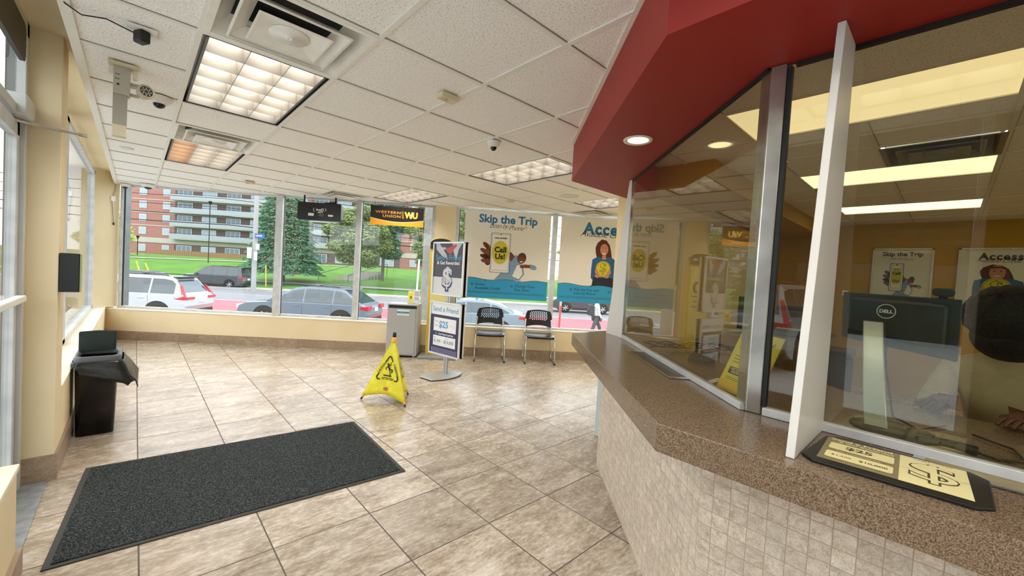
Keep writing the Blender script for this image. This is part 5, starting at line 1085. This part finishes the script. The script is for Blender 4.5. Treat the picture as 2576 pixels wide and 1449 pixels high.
# ------------------------------------------------------------------ vehicles
TYRE = mat('tyre_black', '17181a', .8); RIM = mat('wheel_rim', 'b9bcc0', .3, .8); CGL = mat('car_glass', '3c4a52', .08, 0, spec=.9); TLR = mat('tail_lamp_red', 'c3202c', .25); PLATE = mat('number_plate', 'dde2e8', .5); HEADL = mat('head_lamp', 'dfe6ea', .15); TRIMB = mat('car_trim_black', '1b1d20', .5)
def car(label, col, loc, rz, prof, cab, L=4.7, Wd=1.86, wb=(.95, 3.65), R=.36, belt=1.0, rough=.25, kind='suv', rail=True, noise=None):
    """side outline in metres: x from the rear (0) forward, z up. cab = greenhouse outline above the belt"""
    t = thing('car', label, 'car', (0, 0, 0)); PT = mat('paint_'+col, col, rough, .1, coat=.6, spec=.6)
    hw = Wd/2
    # body with wheel arches
    out = []
    x = 0; bot = .24; low = []
    def archpts(c): return [(c+(R+.07)*math.cos(a), max(bot, R+(R+.07)*math.sin(a)*1.0)) for a in [math.pi*(1-k/10) for k in range(11)]]
    low = [(prof[0][0]+.06, bot+.12)]+[(wb[0]-R-.07, bot)]+archpts(wb[0])+archpts(wb[1])+[(wb[1]+R+.07, bot), (L-.06, bot+.12)]
    poly = low+prof[::-1]
    n = len(poly); cxm = L/2; vs = []
    for y, s, dz in ((-hw+.0, .985, 0), (-hw+.0, 1, 0)): pass
    lay = [(-hw, .985), (-hw+.10, 1.0), (hw-.10, 1.0), (hw, .985)]
    for y, s in lay:
        for (a, b) in poly: vs.append((cxm+(a-cxm)*s, y*(1.0 if True else 1), b if b < .6 else .6+(b-.6)*(1 if s == 1.0 else .93)))
    m = MB(); fs = [tuple(range(n)), tuple(range(3*n, 4*n))[::-1]]
    for j in range(3): fs += [(j*n+i, (j+1)*n+i, (j+1)*n+(i+1) % n, j*n+(i+1) % n) for i in range(n)]
    m.add(vs, fs); m.build('body', PT, t, world=False, bevel=.012)
    # arches trim and inner
    for c in wb:
        for s in (-1, 1):
            m = MB(); y0, y1 = sorted((s*(hw-.14), s*(hw-.02))); pr = [(c+(R+.065)*math.cos(a), R+(R+.065)*math.sin(a)) for a in [math.pi*k/12 for k in range(13)]]+[(c-(R+.065), bot), (c+(R+.065), bot)]
            m.prism(pr, y0, y1, axis='y'); m.build('wheel_well', TRIMB, t, world=False)
            w = MB(M=Matrix.Translation((c, s*(hw-.10), R)) @ Matrix.Rotation(math.pi/2, 4, 'X')); w.lathe([(.001, -.11), (R*.62, -.11), (R*.95, -.10), (R, -.07), (R, .07), (R*.95, .10), (R*.62, .11), (.001, .11)], (0, 0, 0), 24); wh = w.build('wheel', TYRE, t, world=False)
            w = MB(M=Matrix.Translation((c, s*(hw+.012), R)) @ Matrix.Rotation(math.pi/2*s, 4, 'X')); 
            for k in range(6): a = k*math.pi/3; w.obox((-.035*math.sin(a), .035*math.cos(a)*0, -.004), (R*.6*math.cos(a), R*.6*math.sin(a), 0), (-.05*math.sin(a), .05*math.cos(a), 0), (0, 0, .012))
            w.lathe([(R*.64, -.004), (R*.64, .010), (R*.57, .010), (R*.57, -.004)], (0, 0, 0), 24); w.build('rim', RIM, wh, world=False)
    # greenhouse
    tum = .22
    zt = max(b for a, b in cab); 
    def Y(z): return hw-.06-(z-belt)/(zt-belt)*tum
    n = len(cab); m = MB(); vs = [(a, -Y(b), b) for a, b in cab]+[(a, Y(b), b) for a, b in cab]
    m.add(vs, [tuple(range(n)), tuple(range(n, 2*n))[::-1]]+[(i, n+i, n+(i+1) % n, (i+1) % n) for i in range(n)]); m.build('cabin', PT, t, world=False, bevel=.02)
    # side windows: inset outline split by pillars
    xs = [a for a, b in cab]
    def topz(x):
        best = belt
        for (a, b), (c, d) in zip(cab, cab[1:]):
            if min(a, c) <= x <= max(a, c) and abs(a-c) > 1e-6: best = max(best, b+(d-b)*(x-a)/(c-a))
        return best
    x0, x1 = min(xs)+.30, max(xs)-.10; cuts = [x0, x0+(x1-x0)*.26, x0+(x1-x0)*.60, x1]
    for s in (-1, 1):
        for k in range(3):
            a, b = cuts[k]+.03, cuts[k+1]-.03; up = [(a+(b-a)*i/6, max(belt+.03, topz(a+(b-a)*i/6)-.085)) for i in range(7)]
            pg = [(a, belt+.03)]+up+[(b, belt+.03)]; m = MB(); vs = [(x, s*(Y(z)+.006), z) for x, z in pg]; m.add(vs, [tuple(range(len(vs)))] if s < 0 else [tuple(range(len(vs)))[::-1]]); m.build('side_window', CGL, t, world=False)
    # rear and front glass on the cabin ends
    def endglass(p, q, name, off):
        (xa, za), (xb, zb) = p, q; f0, f1 = .14, .88; A = (xa+(xb-xa)*f0, za+(zb-za)*f0); B = (xa+(xb-xa)*f1, za+(zb-za)*f1); ya, yb = Y(A[1])-.10, Y(B[1])-.08
        m = MB(); vs = [(A[0]+off, -ya, A[1]), (A[0]+off, ya, A[1]), (B[0]+off, yb, B[1]+.004), (B[0]+off, -yb, B[1]+.004)]; m.add(vs, [(0, 1, 2, 3)]); return m.build(name, CGL, t, world=False)
    endglass(cab[0], cab[1], 'rear_window', -.012); endglass(cab[-1], cab[-2], 'windscreen', .012)
    if kind != 'sedan':
        m = MB(); m.box((cab[1][0]-.16, -Y(zt)+.05, zt-.05), (cab[1][0]+.10, Y(zt)-.05, zt-.015)); m.build('rear_spoiler', PT if kind != 'white' else TRIMB, t, world=False, bevel=.01)
    m = MB(); m.box((-.015, -.28, belt*.86-.08), (.02, .28, belt*.86+.08)); m.add([], []); 
    m = MB(); m.box((prof[1][0]-.022, -.16, .72), (prof[1][0]+.02, .16, .87)); m.build('number_plate', PLATE, t, world=False, bevel=.004)
    for s in (-1, 1):
        m = MB(); y = sorted((s*(hw-.46), s*(hw+.006))); x0_ = prof[2][0] if len(prof) > 2 else 0
        if kind == 'white':
            pg = [(-.012, .86), (.06, .98), (.26, 1.36), (.34, 1.36), (.22, 1.02), (.42, .93), (.40, .86), (.1, .83)]
            yy = lambda z: (min(hw, Y(z)) if z > belt else hw)+.006
            a_ = [(x_, s*yy(z_), z_) for x_, z_ in pg]; b_ = [(x_, s*(yy(z_)-.05), z_) for x_, z_ in pg]; n_ = len(pg)
            m.add(a_+b_, [tuple(range(n_)), tuple(range(n_, 2*n_))[::-1]]+[(i, n_+i, n_+(i+1) % n_, (i+1) % n_) for i in range(n_)]); m.box((-.02+prof[1][0], y[0], .86), (.05, y[1], .95))
        else: m.box((prof[1][0]-.014, y[0], belt*.83), (prof[1][0]+.10, y[1], belt*.83+.15)); m.prism([(.02, belt*.83), (.30, belt*.86), (.28, belt*.96), (.04, belt*.98)], *sorted((s*(hw-.03), s*(hw+.010))), axis='y')
        m.build('tail_lamp', TLR, t, world=False, bevel=.006)
        m = MB(); m.box((L-.14, s*(hw-.42) if s > 0 else -hw+.03, .66), (L+.004, hw-.03 if s > 0 else -(hw-.42), .80)); m.build('head_lamp', HEADL, t, world=False, bevel=.006)
        m = MB(); mx = max(xs)-.42; m.box((mx, s*hw+(-.01 if s > 0 else -.17), belt-.01), (mx+.12, s*hw+(.17 if s > 0 else .01), belt+.13)); m.build('mirror', PT, t, world=False, bevel=.02)
        for k in (1, 2): m = MB(); m.box((cuts[k]+.10, s*hw-.012, belt-.13), (cuts[k]+.30, s*hw+.022, belt-.10)); m.build('door_handle', PT, t, world=False, bevel=.006)
        if rail: m = MB(); m.tube([(cab[1][0]+.25, s*(Y(zt)-.06), zt+.01), (cab[1][0]+.35, s*(Y(zt)-.06), zt+.04), (cab[-2][0]-.5, s*(Y(zt)-.06), zt+.03), (cab[-2][0]-.3, s*(Y(zt)-.06), zt-.01)], .018, 6); m.build('roof_rail', TRIMB, t, world=False)
        m = MB(); m.box((wb[0]+R+.08, s*hw-.02, .23), (wb[1]-R-.08, s*hw+.012, .36)); m.build('sill_trim', TRIMB, t, world=False)
    m = MB(); m.box((prof[0][0]-.005, -hw+.03, .26), (prof[0][0]+.14, hw-.03, .46)); m.build('rear_bumper', TRIMB, t, world=False, bevel=.02)
    for k in range(1, 3):
        for s in (-1, 1): m = MB(); m.box((cuts[k]-.003, s*hw-.004, .36), (cuts[k]+.003, s*hw+.0025, belt-.02)); m.build('door_gap', DARK, t, world=False)
    t.location = loc; t.rotation_euler = (0, 0, rz); return t
SUVP = [(.06, .50), (.0, .62), (.03, .95), (.12, 1.05), (3.35, 1.06), (4.35, .98), (4.62, .82), (4.70, .60)]
SUVC = [(.14, 1.02), (.55, 1.60), (.85, 1.66), (2.35, 1.68), (2.75, 1.62), (3.75, 1.03)]
AUDP = [(.06, .48), (.0, .62), (.05, .92), (.16, 1.0), (3.5, 1.0), (4.55, .90), (4.84, .76), (4.90, .56)]
AUDC = [(.22, .98), (.95, 1.50), (1.30, 1.56), (2.35, 1.58), (2.85, 1.50), (3.85, .98)]
SEDP = [(.05, .45), (.0, .62), (.05, .90), (.30, .98), (3.2, .93), (4.3, .82), (4.60, .68), (4.66, .50)]
SEDC = [(.35, .93), (1.15, 1.33), (1.6, 1.41), (2.3, 1.42), (2.75, 1.36), (3.6, .93)]
HEAD = math.radians(180)-AN          # driving to the left along the street
def street_car(label, col, wheel_px, wheel_x, dep, prof, cab, **k):
    v = ray(*wheel_px); P = v*dep; hd = Vector((math.cos(HEAD+k.get('dr', 0)), math.sin(HEAD+k.get('dr', 0)), 0)); dr = k.pop('dr', 0)
    side = Vector((-hd.y, hd.x, 0)); Wd = k.get('Wd', 1.86)
    o = Vector((P.x, P.y, 0))-hd*wheel_x+side*(-(Wd/2))*(1 if side.dot(NV) < 0 else -1)
    return car(label, col, (o.x, o.y, SG0), HEAD+dr, prof, cab, **k)
street_car('white crossover passing the left street window, rear lamps towards the viewer', 'e6eaef', (395, 785), .95, 14.7, SUVP, SUVC, kind='white', dr=math.radians(6))
street_car('grey crossover outside the middle windows with a sloping rear', '8798ab', (858, 795), .98, 15.2, AUDP, AUDC, L=4.9, Wd=1.95, wb=(.98, 3.88), R=.37, belt=.97, dr=math.radians(-3))
street_car('pale blue sedan behind the guest chairs', '9fb4c4', (1262, 812), .95, 15.6, SEDP, SEDC, L=4.66, Wd=1.82, wb=(.95, 3.65), R=.32, belt=.91, kind='sedan', rail=False)
street_car('dark green sport utility car on the far lane of the street', '4c5a5c', (577, 713), .95, 32.5, [(a, b*1.03) for a, b in SUVP], [(a if a < 2 else a, b*1.02) for a, b in [(.06, 1.05), (.22, 1.66), (.6, 1.72), (2.7, 1.73), (3.0, 1.66), (3.8, 1.06)]], belt=1.04, wb=(.95, 3.65))
street_car('black hatchback far left beyond the white crossover', '2a2d31', (372, 705), .95, 24., SEDP, SEDC, L=4.66, Wd=1.82, wb=(.95, 3.65), R=.32, belt=.91, kind='sedan', rail=False)
street_car('dark pickup car partly hidden by the hanging posters', '33373b', (1424, 772), 3.6, 29., SUVP, SUVC, belt=1.02)
car('white hatchback parked outside the entrance, rear facing the building', 'dfe3e6', (-5.3, 2.85, -.15), math.radians(180), SUVP, SUVC, kind='white')
# ------------------------------------------------------------------ buildings
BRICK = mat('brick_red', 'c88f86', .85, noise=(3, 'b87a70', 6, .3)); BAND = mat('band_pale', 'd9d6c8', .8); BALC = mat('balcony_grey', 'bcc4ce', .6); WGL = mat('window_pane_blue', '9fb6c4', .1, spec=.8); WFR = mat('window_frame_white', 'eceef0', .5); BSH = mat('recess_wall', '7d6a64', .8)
bt = thing('apartment_building', 'long red brick apartment block with grey balconies across the lawn', 'building', W(-50, 95, 1.0))
BD = 94.0
UA, UBm = -78.5, -10
m = MB(); wbox(m, UA, UBm, BD, BD+16, .5, 30); m.build('wall', BRICK, bt)
FZ = [1.25+2.83*k+(.9 if k else 0) for k in range(9)]
m = MB(); wbox(m, UA-.05, UBm, BD-.12, BD+.02, 3.75, 4.85); m.build('ground_band', BAND, bt)
for k in range(2, 9): m = MB(); wbox(m, UA-.05, UBm, BD-.08, BD+.02, FZ[k]-.42, FZ[k]-.25); m.build('floor_band', BAND, bt)
def bwin(u, z, w=1.5, h=1.5):
    m = MB(); wbox(m, u-w/2, u+w/2, BD-.10, BD-.02, z, z+h); f = m.build('window_frame', WFR, bt)
    m = MB()
    for a, b in ((u-w/2+.1, u-.04), (u+.04, u+w/2-.1)): wbox(m, a, b, BD-.115, BD-.10, z+.12, z+h-.12)
    m.build('pane', WGL, f)
for u in (-75.6, -70.7, -46.0, -41.6, -17):
    for k in range(8): bwin(u, FZ[k]+.55)
for (a, b) in ((-69, -48.5), (-39.8, -20)):
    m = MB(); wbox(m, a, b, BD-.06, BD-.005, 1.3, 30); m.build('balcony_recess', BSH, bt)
    for k in range(9):
        z = FZ[k]
        if k: 
            m = MB(); wbox(m, a, b, BD-1.5, BD-.06, z-.25, z-.08); m.build('balcony_slab', BAND, bt)
            m = MB(); wbox(m, a, b, BD-1.5, BD-1.42, z-.05, z+.95); m.build('balcony_panel', BALC, bt)
            m = MB(); m.tube([W(a, BD-1.46, z+1.10), W(b, BD-1.46, z+1.10)], .03, 4); m.build('balcony_rail', DARK, bt)
        n = 4; 
        for q in range(n):
            uc_ = a+(b-a)*(q+.5)/n; m = MB(); wbox(m, uc_-1.9, uc_+1.2, BD-.16, BD-.06, z+.35, z+2.25); f = m.build('window_frame', WFR, bt)
            m = MB()
            for j in range(3): wbox(m, uc_-1.8+j*.98, uc_-1.8+j*.98+.88, BD-.175, BD-.16, z+.45, z+2.15)
            m.build('pane', WGL if q % 2 else mat('pane_dark', '5f7280', .1), f)
m = MB(); FEN = mat('fence_wood', 'c29a72', .8, noise=(8, 'ad8560'))
for k in range(70): u = -66.5+.42*k; wbox(m, u, u+.38, 86, 86.06, .6, 2.25)
o = m.build('wooden_fence', FEN); tag(o, 'tan wooden board fence at the foot of the apartment block', 'fence')
m = MB()
for k in range(45): u = -37+.42*k; wbox(m, u, u+.38, 84, 84.06, -.4, 1.35)
o = m.build('wooden_fence', FEN); tag(o, 'tan wooden board fence seen right of the first mullion', 'fence')
m = MB(); wbox(m, -100, -84, 150, 160, 0, 16); t = thing('office_block', 'distant grey block left of the apartment building', 'building', W(-92, 150, 0)); m.build('wall', mat('far_grey', '8d99a3', .8), t)
# stairs on the lawn
t = thing('lawn_stairs', 'pale concrete stairs with thin rails climbing the lawn', 'stairs', W(-14, 44, -.7))
m = MB()
for k in range(12): wbox(m, -17.2+.22*k, -14.4+.22*k, 43.0+.45*k, 43.5+.45*k, -1.0, hz(-15, 43+.45*k)*.0-.62+.13*k)
m.build('steps', CONC, t)
for q in (-17.3, -14.3):
    m = MB(); m.tube([W(q, 43, .3), W(q+2.6, 48.4, 1.75)], .025, 6); m.tube([W(q, 43, -.8), W(q, 43, .3)], .025, 6); m.tube([W(q+2.6, 48.4, .2), W(q+2.6, 48.4, 1.75)], .025, 6); m.build('handrail', DARK, t)
# ------------------------------------------------------------------ trees
FOL = [mat('foliage_'+a, a, .8, noise=(1.2, b, 5, .25)) for a, b in (('66906a', '3f6a4a'), ('96a865', '6f8450'), ('83a060', '5c8048'), ('c2cc6c', '9cb04e'))]
BARK = mat('bark_brown', '6a5a4c', .9, noise=(9, '4c4038')); BARKG = mat('bark_grey', '8f8880', .9, noise=(9, '6e6860'))
def tree(label, P, h, r, fol, kind='spruce', trunk=.22, clear=1.6, seed=1, n=2600, tilt=0., group='trees on the lawn'):
    random.seed(seed); P = Vector(P); t = thing('tree', label, 'tree', P, group)
    m = MB(); m.tube([P-ZV*.3, P+ZV*h*.4+TV*tilt*.5, P+ZV*h*.9+TV*tilt], [trunk, trunk*.7, .04], 8)
    m.build('trunk', BARK if kind != 'pine' else BARKG, t)
    b = MB()
    for k in range(14):
        z = clear+(h*.8-clear)*k/14; a = k*2.4; rr = r*(1-z/h)*.8 if kind == 'spruce' else r*.7; b.tube([P+ZV*z+TV*tilt*z/h, P+Vector((math.cos(a)*rr, math.sin(a)*rr, z-(.25 if kind == 'spruce' else -.5)))], [.05, .015], 5, cap=False)
    b.build('branches', BARK, t)
    f = MB(); vs = []; fs = []
    for k in range(int(n*2.3)):
        if kind == 'spruce':
            u = random.random()**1.35; z = clear*.7+(h-clear*.7)*u; R0 = r*(1-(z-clear*.7)/(h-clear*.7))**.85+.15; tier = (z*1.6) % 1.0; R0 *= .78+.30*(1-tier)
            a = random.uniform(0, 6.283); q = R0*random.uniform(.45, 1)**.5; c = Vector((q*math.cos(a), q*math.sin(a), z-.12*q))
            d = Vector((math.cos(a), math.sin(a), random.uniform(-.45, .05))); s = .25
        else:
            cl = BL_[k % len(BL_)]; a = random.uniform(0, 6.283); e = random.uniform(-1, 1); q = cl[3]*random.uniform(.75, 1.05); e2 = math.sqrt(1-e*e); c = Vector((cl[0]+q*e2*math.cos(a), cl[1]+q*e2*math.sin(a), cl[2]+q*.55*e))
            d = Vector((random.uniform(-1, 1), random.uniform(-1, 1), random.uniform(-.5, .5))); s = .25
        d.normalize(); w = d.cross(Vector((random.uniform(-.4, .4), random.uniform(-.4, .4), 1))).normalized(); ln = s*random.uniform(.8, 1.7); wd = s*random.uniform(.35, .6); c = P+c; i = len(vs)
        vs += [c-w*wd, c+d*ln*.5+ZV*.04, c+w*wd, c+d*ln-ZV*.06]; fs.append((i, i+1, i+2, i+3)) if False else fs.append((i, i+3, i+2, i+1))
    f.add(vs, fs); f.build('foliage', fol, t); return t
def clusters(r, h0, h1, k, seed, cr=1.1):
    random.seed(seed); out = []
    for i in range(k):
        z = h0+(h1-h0)*i/(k-1); a = i*2.4; q = r*(.45+.55*math.sin(math.pi*(i+.5)/k))*random.uniform(.5, 1.); out.append((q*math.cos(a), q*math.sin(a), z, cr*random.uniform(.8, 1.25)))
    return out
BL_ = []
tree('tall dark spruce behind the light pole', W(-19.6, 36.5+4, -.75), 12.5, 3.3, FOL[0], 'spruce', .2, 1.9, 2, 5200, tilt=-.4)
BL_ = clusters(2.6, 2.6, 7.2, 16, 4, 1.15); tree('broad olive green pine seen between the black box and the right mullion', W(-12.2, 39.5, -.75), 8.0, 2.8, FOL[1], 'pine', .20, 2.2, 5, 5200)
BL_ = clusters(1.9, 3.4, 10.5, 14, 6, 1.1); tree('tall dark pine behind the broad olive pine', W(-11.6, 46, -.4), 11.5, 2.2, FOL[0], 'pine', .22, 3.0, 7, 4200)
BL_ = clusters(2.9, 2.7, 10.0, 22, 8, 1.2); tree('large yellow green pine under the black and yellow sign', W(-4.6, 39.8, -.75), 11.5, 3.2, FOL[1], 'pine', .25, 2.4, 9, 7000)
BL_ = clusters(3.2, 3.5, 9.0, 14, 10, 1.4); tree('dark green tree behind the wooden utility pole', W(-1.0, 48, -.3), 10., 3.2, FOL[0], 'pine', .22, 3.0, 11, 4200)
BL_ = clusters(2.6, 1.0, 5.5, 14, 12, 1.2); tree('light green leafy tree at the far left of the street', W(-53, 60, .7), 6.8, 2.6, FOL[3], 'pine', .15, 1.0, 13, 3600)
BL_ = clusters(3.0, 1.4, 6.6, 14, 14, 1.4); tree('light green leafy tree seen between the hanging posters', W(11.5, 48, -.6), 8, 3.0, FOL[3], 'pine', .18, 1.2, 15, 3600)
BL_ = clusters(4.0, 2.4, 9.6, 18, 16, 1.8); tree('broad leafy tree at the right end of the lawn', W(22, 56, -.4), 11, 4.2, FOL[2], 'pine', .25, 2.0, 17, 4000)
# poles
def col_at(px, py, dep): v = ray(px, py)*dep; return Vector((v.x, v.y, 0))
p = col_at(1080, 600, 11); o = MB(); o.tube([(p.x, p.y, SG0), (p.x, p.y, 7)], [.155, .145], 16); q = o.build('utility_pole', mat('weathered_wood', 'b3b0a8', .85, noise=(3.5, '8a867e', 8, .25), bump=(9, .5, .02))); tag(q, 'thick weathered wooden utility pole close to the window', 'utility pole')
p = col_at(315, 600, 8.2); o = MB(); o.obox((p.x-.075, p.y-.075, -.15), (.15, 0, 0), (0, .15, 0), (0, 0, 3.4)); q = o.build('steel_post', mat('galvanised', '9aa1a5', .5, .4, noise=(6, '7e868b', 8, .25))); tag(q, 'grey galvanised steel post just outside the left window', 'post')
t = thing('street_light_pole', 'slender grey street pole carrying a blue street name sign', 'street pole', W(-18.4, 34.2, SG0))
pb = on_z(637, 737, SG0); pb = Vector((pb.x, pb.y, 0))
m = MB(); m.tube([pb+ZV*SG0, pb+ZV*10], [.17, .14], 10); m.build('pole', mat('pole_grey', 'a9aaa8', .7), t)
def psign(x0, y0, x1, y1, mt, name, txt=None, dep=None):
    dep = dep or pb.dot(FW)-.35; a = ray(x0, y1)*dep+ZV*CAMH; b = ray(x1, y1)*dep+ZV*CAMH; c = ray(x0, y0)*dep+ZV*CAMH; u = (b-a); u.z = 0; m = MB(); nn = ZV.cross(u).normalized(); m.obox(a, u, ZV*(c.z-a.z), nn*.03); o = m.build(name, mt, t)
    if txt: S = Sheet(a-nn*.031 if nn.dot(FW) < 0 else a-nn*.001, u.normalized(), ZV, {'w': PAPER}); S.o = a+(-NV*.034); [S.rect(u.length*(.12+.10*q), (c.z-a.z)*.38, u.length*(.18+.10*q+.02*(q % 2)), (c.z-a.z)*(.62+.06*(q % 3)), 'w', 1) for q in range(7)]; S.build('sign_text', o)
psign(641, 587, 665, 599, ink('2a62b8'), 'street_name_sign', 'x'); psign(643, 613, 652, 628, PAPER, 'notice_sign'); psign(621, 622, 632, 649, PAPER, 'route_sign'); psign(638, 633, 646, 654, ink('e9f3ee'), 'stop_sign'); psign(621, 622, 632, 627, PAPER, 'sign_cap')
def lamppost(px, py0, py1, dep, label):
    p = col_at(px, (py0+py1)/2, dep); z0 = (ray(px, py1)*dep).z+CAMH; z1 = (ray(px, py0)*dep).z+CAMH; z0 = min(z0, hz(p.dot(TV), p.dot(NV)))-.05; t = thing('lamppost', label, 'lamppost', (p.x, p.y, z0)); m = MB(); m.tube([(p.x, p.y, z0), (p.x, p.y, z1)], .05, 8); m.build('post', DARK, t); m = MB(); m.lathe([(.08, 0), (.22, .35), (.25, .38), (.001, .5)], (p.x, p.y, z1), 10); m.build('lantern', TRIMB, t)
lamppost(528, 515, 562, 52, 'dark lamp post rising in front of the balconies'); lamppost(346, 600, 640, 60, 'dark lamp post near the corner of the brick block'); lamppost(773, 655, 706, 46, 'short dark lamp post on the lawn right of the mullion')
for k, (px, y0, y1, dep, dx, lab) in enumerate(((352, 657, 674, 30, -.25, 'left one of two yellow guy wire guards on the lawn'), (383, 663, 690, 28, -.45, 'right one of two yellow guy wire guards on the lawn'), (669, 667, 712, 35, 0, 'yellow post beside the slanting spruce trunk'), (1049, 652, 720, 22, .12, 'thin white post in front of the wooden pole'))):
    a = ray(px, y1)*dep+ZV*CAMH; b = ray(px, y0)*dep+ZV*CAMH+TV*dx; m = MB(); m.tube([a-ZV*.3, b], .045 if k < 3 else .05, 8); o = m.build('marker_post', ink('e6c33a') if k < 3 else WHITEP); tag(o, lab, 'post')
for k in range(5):
    pts = []
    for i in range(17):
        u = -55+5*i; s = (u+55)/80; pts.append(W(u, 31.5+.3*k, 7.6-.62*k-2.6*s+(.9*(2*((s*2.2) % 1)-1)**2-.9)*.5))
    m = MB(); m.tube(pts, .022 if k < 3 else .035, 5); o = m.build('overhead_wire', DARK); tag(o, ['topmost thin', 'second from top thin', 'middle thin', 'second from bottom thicker', 'lowest thicker'][k]+' dark overhead wire crossing above the street', 'wire', 'overhead utility wires')
# pedestrian outside
def walker():
    dep = 17.; c = ray(1500, 790)*dep; bx, by = c.x, c.y
    hd = TV; sd = NV
    def p(f, s, z): return Vector((bx, by, SG0))+hd*f+sd*s+ZV*z
    J = [(p(0, 0, .95), (.15, .12)), (p(0, 0, 1.20), (.15, .12)), (p(0, 0, 1.42), (.19, .12)), (p(.02, 0, 1.52), .06), (p(.03, 0, 1.62), .085), (p(.03, 0, 1.70), .07), (p(0, .20, 1.38), .06), (p(-.05, .26, 1.12), .045), (p(.06, .26, .90), .035), (p(0, -.20, 1.38), .06), (p(.05, -.26, 1.12), .045), (p(.14, -.26, .92), .035),
         (p(.0, .09, .90), .09), (p(.20, .10, .50), .065), (p(.24, .10, .08), .045), (p(.36, .10, .04), .04), (p(0, -.09, .90), .09), (p(-.12, -.10, .50), .065), (p(-.30, -.10, .10), .045), (p(-.20, -.10, .04), .04)]
    E = [(0, 1), (1, 2), (2, 3), (3, 4), (4, 5), (2, 6), (6, 7), (7, 8), (2, 9), (9, 10), (10, 11), (0, 12), (12, 13), (13, 14), (14, 15), (0, 16), (16, 17), (17, 18), (18, 19)]
    b = skin_body('person', J, E, mat('jacket_white', 'd5d8da', .8)); tag(b, 'person in a white top walking outside with a dark backpack', 'person')
    J2 = [(j[0], (j[1]+.014) if not isinstance(j[1], tuple) else (j[1][0]+.012, j[1][1]+.012)) for j in (J[0], J[12], J[13], J[14], J[16], J[17], J[18])]
    skin_body('trousers', J2, [(0, 1), (1, 2), (2, 3), (0, 4), (4, 5), (5, 6)], mat('trousers_grey', '4f545a', .8), b)
    m = MB(); m.sphere(tuple(p(.03, 0, 1.70)), (.095, .095, .10), 10); m.build('hair', mat('hair_black', '0b0a0a'), b)
    for s in (1, -1):
        base = p(.06 if s > 0 else .14, .26*s, .90); J3 = [(base, .032), (base-ZV*.06, (.035, .02))]; E3 = [(0, 1)]
        for f in range(4): a = base-ZV*.10+hd*(f-1.5)*.018; J3 += [(a, .009), (a-ZV*.05, .007)]; n = len(J3); E3 += [(1, n-2), (n-2, n-1)]
        a = base-ZV*.05+hd*.04; J3 += [(a, .010), (a-ZV*.03+hd*.01, .008)]; n = len(J3); E3 += [(0, n-2), (n-2, n-1)]; skin_body('hand', J3, E3, mat('skin_brown', '6e4632'), b, 1)
    t = thing('backpack', 'dark grey backpack carried by the walking person', 'backpack', p(-.22, 0, 1.0)); m = MB(); q = p(-.34, -.17, .98); m.obox(q, hd*.20, sd*.34, ZV*.46); m.build('bag', mat('bag_grey', '3d4144', .8), t, bevel=.05, seg=3); m = MB(); m.obox(p(-.38, -.12, 1.0), hd*.06, sd*.24, ZV*.22); m.build('pocket', mat('bag_grey2', '33373a', .8), t, bevel=.02)
    m = MB(); m.tube([p(-.16, .12, 1.42), p(-.02, .13, 1.52), p(.14, .12, 1.40), p(.10, .13, 1.15)], .018, 6); m.build('strap', DARK, t)
walker()
p = col_at(1408, 800, 14.2); t = thing('bus_stop_post', 'thin post with a red strip between the posters outside', 'post', (p.x, p.y, SG0)); m = MB(); m.tube([(p.x, p.y, SG0), (p.x, p.y, 1.6)], .04, 8); m.build('pole', mat('pole_pale', 'cfd2d2', .6), t); m = MB(); m.obox((p.x-.10, p.y-.05, -.5), TV*.06, NV*.03, ZV*.9); m.build('strip', ink('c63a44'), t)

# outdoor colours are scaled down to offset the strong sky
OUT = {'lawn_green': .55, 'asphalt_grey': .62, 'bus_lane_red': .62, 'concrete_pale': .68, 'parking_asphalt': 1., 'brick_red': .62, 'band_pale': .6, 'balcony_grey': .62, 'window_pane_blue': .7, 'window_frame_white': .62, 'recess_wall': .6,
       'fence_wood': .6, 'weathered_wood': .62, 'galvanised': .62, 'pole_grey': .95, 'pole_pale': .6, 'far_grey': .6, 'paint_e6eaef': .72, 'paint_8798ab': .6, 'paint_9fb4c4': .6, 'paint_4c5a5c': .6, 'paint_dfe3e6': .6}
for k, f in OUT.items():
    m_ = MT.get(k)
    if not m_: continue
    b_ = m_.node_tree.nodes['Principled BSDF']; c_ = b_.inputs['Base Color'].default_value; b_.inputs['Base Color'].default_value = (c_[0]*f, c_[1]*f, c_[2]*f, 1)
    for n_ in m_.node_tree.nodes:
        if n_.type == 'VALTORGB':
            for e_ in n_.color_ramp.elements: e_.color = (e_.color[0]*f, e_.color[1]*f, e_.color[2]*f, 1)
